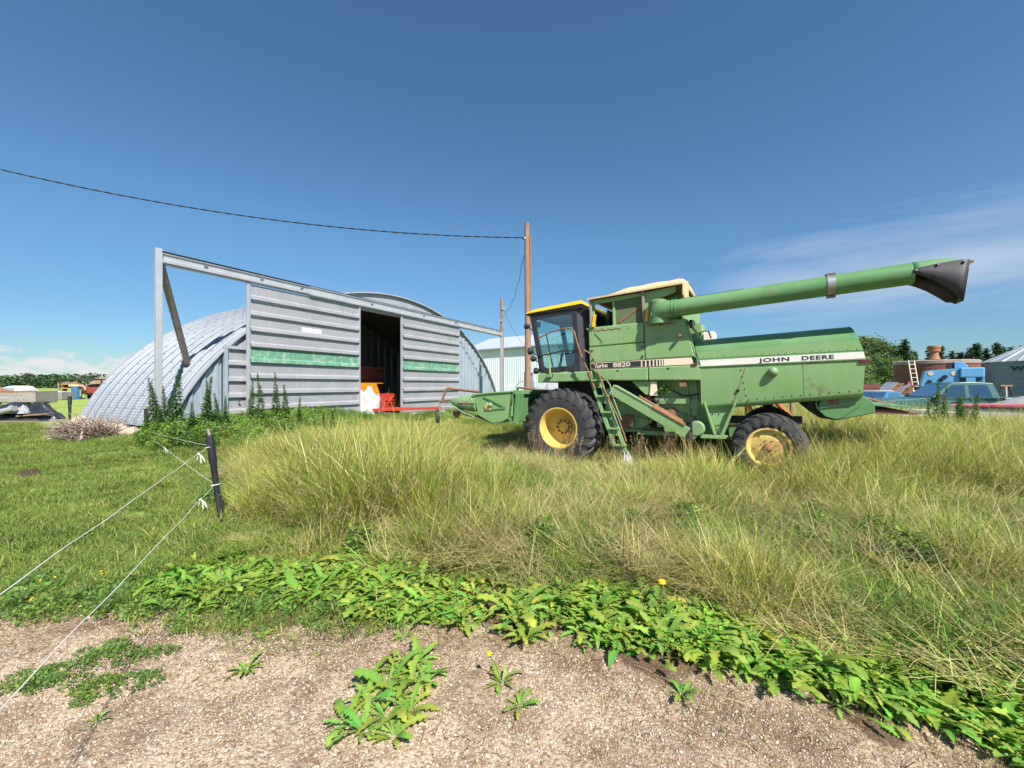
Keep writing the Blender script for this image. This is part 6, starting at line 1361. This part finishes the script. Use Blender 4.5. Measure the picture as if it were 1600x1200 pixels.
# undergrowth along the shed
BUSH = []
for k in range(3):
    V, F, C = leafy(1100, .30, .62+.1*k, .050, [(.12, .25, .055), GR, (.26, .36, .08), (.10, .20, .05)], q); BUSH.append(np_mesh('bush_%d' % k, V, F, C, mt=LEAFM))
x = []; y = []
for k in range(260):
    s_ = random.choice((random.uniform(-.6, 4.5), random.uniform(-.4, 6.2))); t_ = -.35-abs(random.gauss(0, .8)); w_ = SP+SD*s_+SN*t_; x.append(w_.x); y.append(w_.y)
x = np.array(x); y = np.array(y); P_, R_, S_, I_ = place(x, y, 3, .08, .55, 1.05)
scatter('shed_undergrowth', BUSH, P_, R_, S_, I_, 'dense green weeds growing along the foot of the shed', 'ground cover')
# dried brush heap and pale gravel berm at the left foot of the shed
bk = thing('dry_brush_heap', 'heap of dry grey-brown brush at the left foot of the shed', 'brush heap', (at(140, 11.6), 11.6, gz(at(140, 11.6), 11.6)))
tw = MB()
for k in range(420):
    a = random.uniform(0, 6.28); r_ = .75*math.sqrt(random.random()); x_, y_ = r_*math.cos(a)*1.0, r_*math.sin(a)*.7; L = random.uniform(.25, .6); d_ = Vector((random.gauss(x_*.9, .35), random.gauss(y_*.9-.25, .35), random.uniform(.1, .9))).normalized()
    p0 = Vector((x_*.8, y_*.8, random.uniform(0, .35))); tw.tube([p0, p0+d_*L*.5+Vector((0, 0, .02)), p0+d_*L], [.014, .010, .004], 4, False)
tw.build('twigs', DRYW, bk, fix=False, smooth=False)['kind'] = 'stuff'
lv = MB()
for k in range(300):
    p0 = Vector((random.gauss(0, .42), random.gauss(-.1, .3), random.uniform(.02, .55))); d_ = Vector((random.gauss(0, 1), random.gauss(0, 1), random.gauss(.2, .8))).normalized()*random.uniform(.06, .15); s_ = d_.cross(Vector((random.random(), .3, 1))).normalized()*.02
    lv.add([p0-s_, p0+s_, p0+d_+s_*.3, p0+d_-s_*.3], [(0, 1, 2, 3)])
lv.build('dead_leaves', DRYW, bk, fix=False, smooth=False)['kind'] = 'stuff'
bm2 = MB(); vs = []; fs = []; nb_ = 40
for i in range(nb_):
    for j in range(9):
        u, v = i/(nb_-1), j/8; s_ = .55-.9*v+.1*math.sin(u*9); t_ = .1+u*6.4; w_ = SP+SD*s_+SN*t_; h = (.20+.42*u+.12*(float(vnoise(u*14, v*3, 1, 30))-.5))*(1-v**1.4)+.02
        g0 = gz(w_.x, w_.y); vs.append((w_.x, w_.y, g0-.06 if j == 8 else max(g0, 0)*.3+h+.05))
for i in range(nb_-1):
    for j in range(8): fs.append((i*9+j, i*9+j+1, (i+1)*9+j+1, (i+1)*9+j))
o = bm2.add(vs, fs).build('gravel_berm', mat('berm_gravel', (.62, .50, .40), (.50, .38, .29), 7, .95, bump=.03, bscale=28, dirt=((.28, .19, .12), 3, .6, .7)), None, fix=False); o['kind'] = 'structure'
# plant growing out of the combine, feed bag in the grass, molehills
vm_V, vm_F, vm_C = leafy(60, .13, .22, .075, [(.12, .26, .04), (.09, .20, .03)], q); vo = bpy.data.objects.new('sprouting_vine', np_mesh('sprouting_vine', vm_V, vm_F, vm_C, mt=LEAFM)); COL.objects.link(vo)
vo.location = cb.matrix_world @ Vector((-2.25, 1.25, 1.60)); tag(vo, 'bright green plant sprouting from the side of the combine', 'plant')
sk = heap(.17, .13, .36, 61, 22, .42, .7).build('white_sack', CLOTHW, None, fix=False); sk.location = cb.matrix_world @ Vector((-1.62, 1.95, .12)); sk.location.z = gz(sk.location.x, sk.location.y)+.03; tag(sk, 'crumpled white sack in the grass below the combine ladder', 'sack')
mh = heap(.22, .18, .10, 71, 14, .5).build('molehill', mat('dark_soil', (.06, .04, .028), None, 8, .95, bump=.01), None, fix=False); mh.location = (at(45, 7.9), 7.9, gz(at(45, 7.9), 7.9)); tag(mh, 'small dark molehill on the lawn at far left', 'molehill')
# straggling reddish dock stems by the wheels
dk_V, dk_F, dk_C = blades(26, .10, .85, .2, .010, .10, .15, [(1, (.25, .16, .08), (.40, .22, .13))], q, 4, 0, 26); DK = np_mesh('dock_stems', dk_V, dk_F, dk_C, mt=GRASSM)
lx = [(-.30, 1.95), (.35, 1.98), (-.1, 2.0), (-1.35, 1.9), (-1.75, 1.75), (-2.2, 1.6), (-2.75, 1.65), (-2.95, 1.7), (-3.1, 1.6), (-4.3, 1.8), (-4.0, 1.85), (-2.4, 1.55), (-4.5, 1.75)]
x = np.array([(cb.matrix_world @ Vector((a, b, 0))).x for a, b in lx]); y = np.array([(cb.matrix_world @ Vector((a, b, 0))).y for a, b in lx]); P_, R_, S_, I_ = place(x, y, 1, .08, .6, .95)
scatter('dry_dock_stems', [DK], P_, R_, S_, I_, 'reddish dry seed stems in front of the combine wheels', 'weeds')

# ---------------------------------------------------------------- trees
BARK = mat('bark', (.16, .12, .09), (.23, .19, .15), 5, .9, bump=.01, bscale=14)
def leaf_quads(P, size, cols, r_, up=.3):
    n = len(P); d = r_.normal(0, 1, (n, 3)); d[:, 2] = np.abs(d[:, 2])*up-.1; d /= np.linalg.norm(d, axis=1)[:, None]; s_ = np.cross(d, r_.normal(0, 1, (n, 3))); s_ /= np.linalg.norm(s_, axis=1)[:, None]
    L = size*r_.uniform(.6, 1.4, n)[:, None]; V = np.stack([P-s_*L*.3, P+d*L*.5-s_*L*.38, P+d*L, P+d*L*.5+s_*L*.38], 1).reshape(-1, 3)
    C = np.array(cols)[r_.integers(0, len(cols), n)]*r_.uniform(.7, 1.3, (n, 1)); return V, np.arange(4*n).reshape(-1, 4), np.repeat(C, 4, 0)
def poplar(seed):
    r_ = np.random.default_rng(seed); pts = []; tr = MB(); tr.tube([(0, 0, 0), (.03, .02, .35), (-.02, 0, .7), (0, .01, .95)], [.022, .017, .010, .003], 8)
    for k in range(46):
        u = r_.uniform(.16, .98); a = r_.uniform(0, 6.28); R0 = .235*math.sin(min(1, (u-.08)/.92)**.75*math.pi)**.75+.02
        L = R0*r_.uniform(.45, 1.12); tip = np.array([L*math.cos(a), L*math.sin(a), u+L*.45]); tr.tube([(0, 0, u-.02), tuple(tip*.5+np.array([0, 0, u*.5])), tuple(tip)], [.006, .004, .001], 5, False)
        m = 75; c_ = tip*.85+np.array([0, 0, u*.15]); pts.append(c_+r_.normal(0, 1, (m, 3))*np.array([.042, .042, .036])*r_.uniform(.7, 1.25))
    P = np.concatenate(pts); V, F, C = leaf_quads(P, .030, [(.14, .23, .075), (.18, .28, .09), (.10, .18, .055), (.23, .32, .11)], r_)
    return tr, np_mesh('crown_poplar', V, F, C, mt=TREEM)
def spruce(seed):
    r_ = np.random.default_rng(seed); pts = []; tr = MB(); tr.tube([(0, 0, 0), (0, 0, .5), (0, 0, .98)], [.018, .011, .002], 8)
    for k in range(190):
        u = r_.uniform(.05, 1); a = r_.uniform(0, 6.28); L = (.21*(1-u)**1.05+.008)*r_.uniform(.6, 1.1); m = int(12+130*L)
        q_ = r_.uniform(.1, 1, m)[:, None]; d = np.array([math.cos(a), math.sin(a), -.22]); pts.append(np.array([0, 0, u])+d*L*q_+r_.normal(0, 1, (m, 3))*np.array([.012, .012, .008])*(.5+q_))
    P = np.concatenate(pts); V, F, C = leaf_quads(P, .024, [(.050, .105, .050), (.070, .135, .062), (.038, .08, .044)], r_, .1)
    return tr, np_mesh('crown_spruce', V, F, C, mt=TREEM)
POP = [poplar(s_) for s_ in (1, 2, 3)]; SPR = [spruce(s_) for s_ in (4, 5, 6)]
POPT = []; SPRT = []
for src, dst in ((POP, POPT), (SPR, SPRT)):
    for tr, cm in src:
        o = tr.build('trunk', BARK); dst.append((o.data, cm)); bpy.data.objects.remove(o)
def tree(kind, px_, top, Y_, lab, w=1.0, group=None):
    x_ = at(px_, Y_); z0 = gz(x_, Y_); h = zt(top, Y_)-z0; t_ = thing('poplar_tree' if kind == 'p' else 'spruce_tree', lab, 'tree', (x_, Y_, z0-.05), random.uniform(0, 6), group)
    t_.scale = (h*w, h*w, h); tm, cm = random.choice(POPT if kind == 'p' else SPRT)
    for nm, m_ in (('trunk', tm), ('crown', cm)): o = bpy.data.objects.new(nm, m_); COL.objects.link(o); o.parent = t_
random.seed(9)
for px_, top, Y_, lab in ((1333, 540, 62, 'poplar rising just behind the combine tail'), (1352, 528, 60, 'tallest poplar right of the combine tail'), (1364, 532, 64, 'second poplar right of the combine tail'), (1379, 538, 60, 'third poplar right of the combine tail'), (1391, 543, 62, 'poplar halfway between combine tail and rusty tank'), (1403, 541, 60, 'poplar left of the dark spruce by the rusty tank'), (1371, 556, 55, 'low poplar in front of the poplar row'), (1397, 560, 54, 'low bright poplar behind the leaning sheets'), (1344, 556, 54, 'low poplar at the edge of the combine tail')):
    tree('p', px_, top, Y_, lab, 1.15, 'poplars behind the yard')
tree('p', 1532, 578, 42, 'bright yellow-green bush beside the grain bin', 1.6)
for px_, top, Y_, lab in ((1414, 538, 58, 'pointed spruce left of the rusty tank vent'), (1385, 562, 56, 'dark low spruce among the poplars'), (1454, 550, 60, 'spruce just right of the rusty tank vent'), (1470, 549, 61, 'spruce above the rusty tank'), (1428, 556, 60, 'small spruce behind the rusty tank vent'), (1488, 556, 60, 'small spruce left of the blue fan scroll'), (1500, 557, 58, 'small spruce above the blue fan scroll'), (1512, 560, 59, 'short spruce above the blue hood'), (1526, 543, 55, 'tall spruce left of the grain bin'), (1516, 551, 57, 'spruce crowding the tall one by the grain bin'), (1541, 552, 58, 'spruce at the grain bin eave'), (1558, 543, 57, 'spruce rising over the grain bin roof'), (1566, 549, 60, 'second spruce over the grain bin roof'), (1580, 550, 60, 'spruce hidden behind the grain bin peak'), (1596, 548, 60, 'spruce at the far right behind the bin')):
    tree('s', px_, top-8, Y_, lab, 1.45, 'spruces behind the yard')
# far wood along the left horizon: one mass
r_ = np.random.default_rng(12); pts = []
for k in range(900):
    px_ = r_.uniform(-700, 760); Y_ = r_.uniform(230, 300); x_ = at(px_, Y_); h = r_.uniform(5.2, 8.5)*(1.0 if px_ > 80 else 1.05); m = 70; u = r_.uniform(0, 1, m)
    pts.append(np.stack([x_+r_.normal(0, 1.7, m)*(1.2-u*.8), Y_+r_.normal(0, 1.7, m), u*h], 1))
P = np.concatenate(pts); V, F, C = leaf_quads(P, 1.5, [(.085, .16, .065), (.11, .19, .08), (.065, .13, .055)], r_)
fw_ = bpy.data.objects.new('far_wood', np_mesh('far_wood', V, F, C, mt=TREEM)); COL.objects.link(fw_); tag(fw_, 'distant dark green wood along the horizon at left', 'woodland', kind='stuff')
pts = []
for k in range(500):
    px_ = r_.uniform(1250, 2600); Y_ = r_.uniform(85, 120); x_ = at(px_, Y_); h = r_.uniform(4, 7.0); m = 60; u = r_.uniform(0, 1, m); pts.append(np.stack([x_+r_.normal(0, 1.5, m)*(1.2-u*.8), Y_+r_.normal(0, 1.5, m), u*h], 1))
P = np.concatenate(pts); V, F, C = leaf_quads(P, .8, [(.085, .16, .065), (.11, .19, .08), (.065, .13, .055)], r_)
fw2 = bpy.data.objects.new('far_wood', np_mesh('far_wood_b', V, F, C, mt=TREEM)); COL.objects.link(fw2); tag(fw2, 'dark wood closing the yard behind the poplars and spruces', 'woodland', kind='stuff')
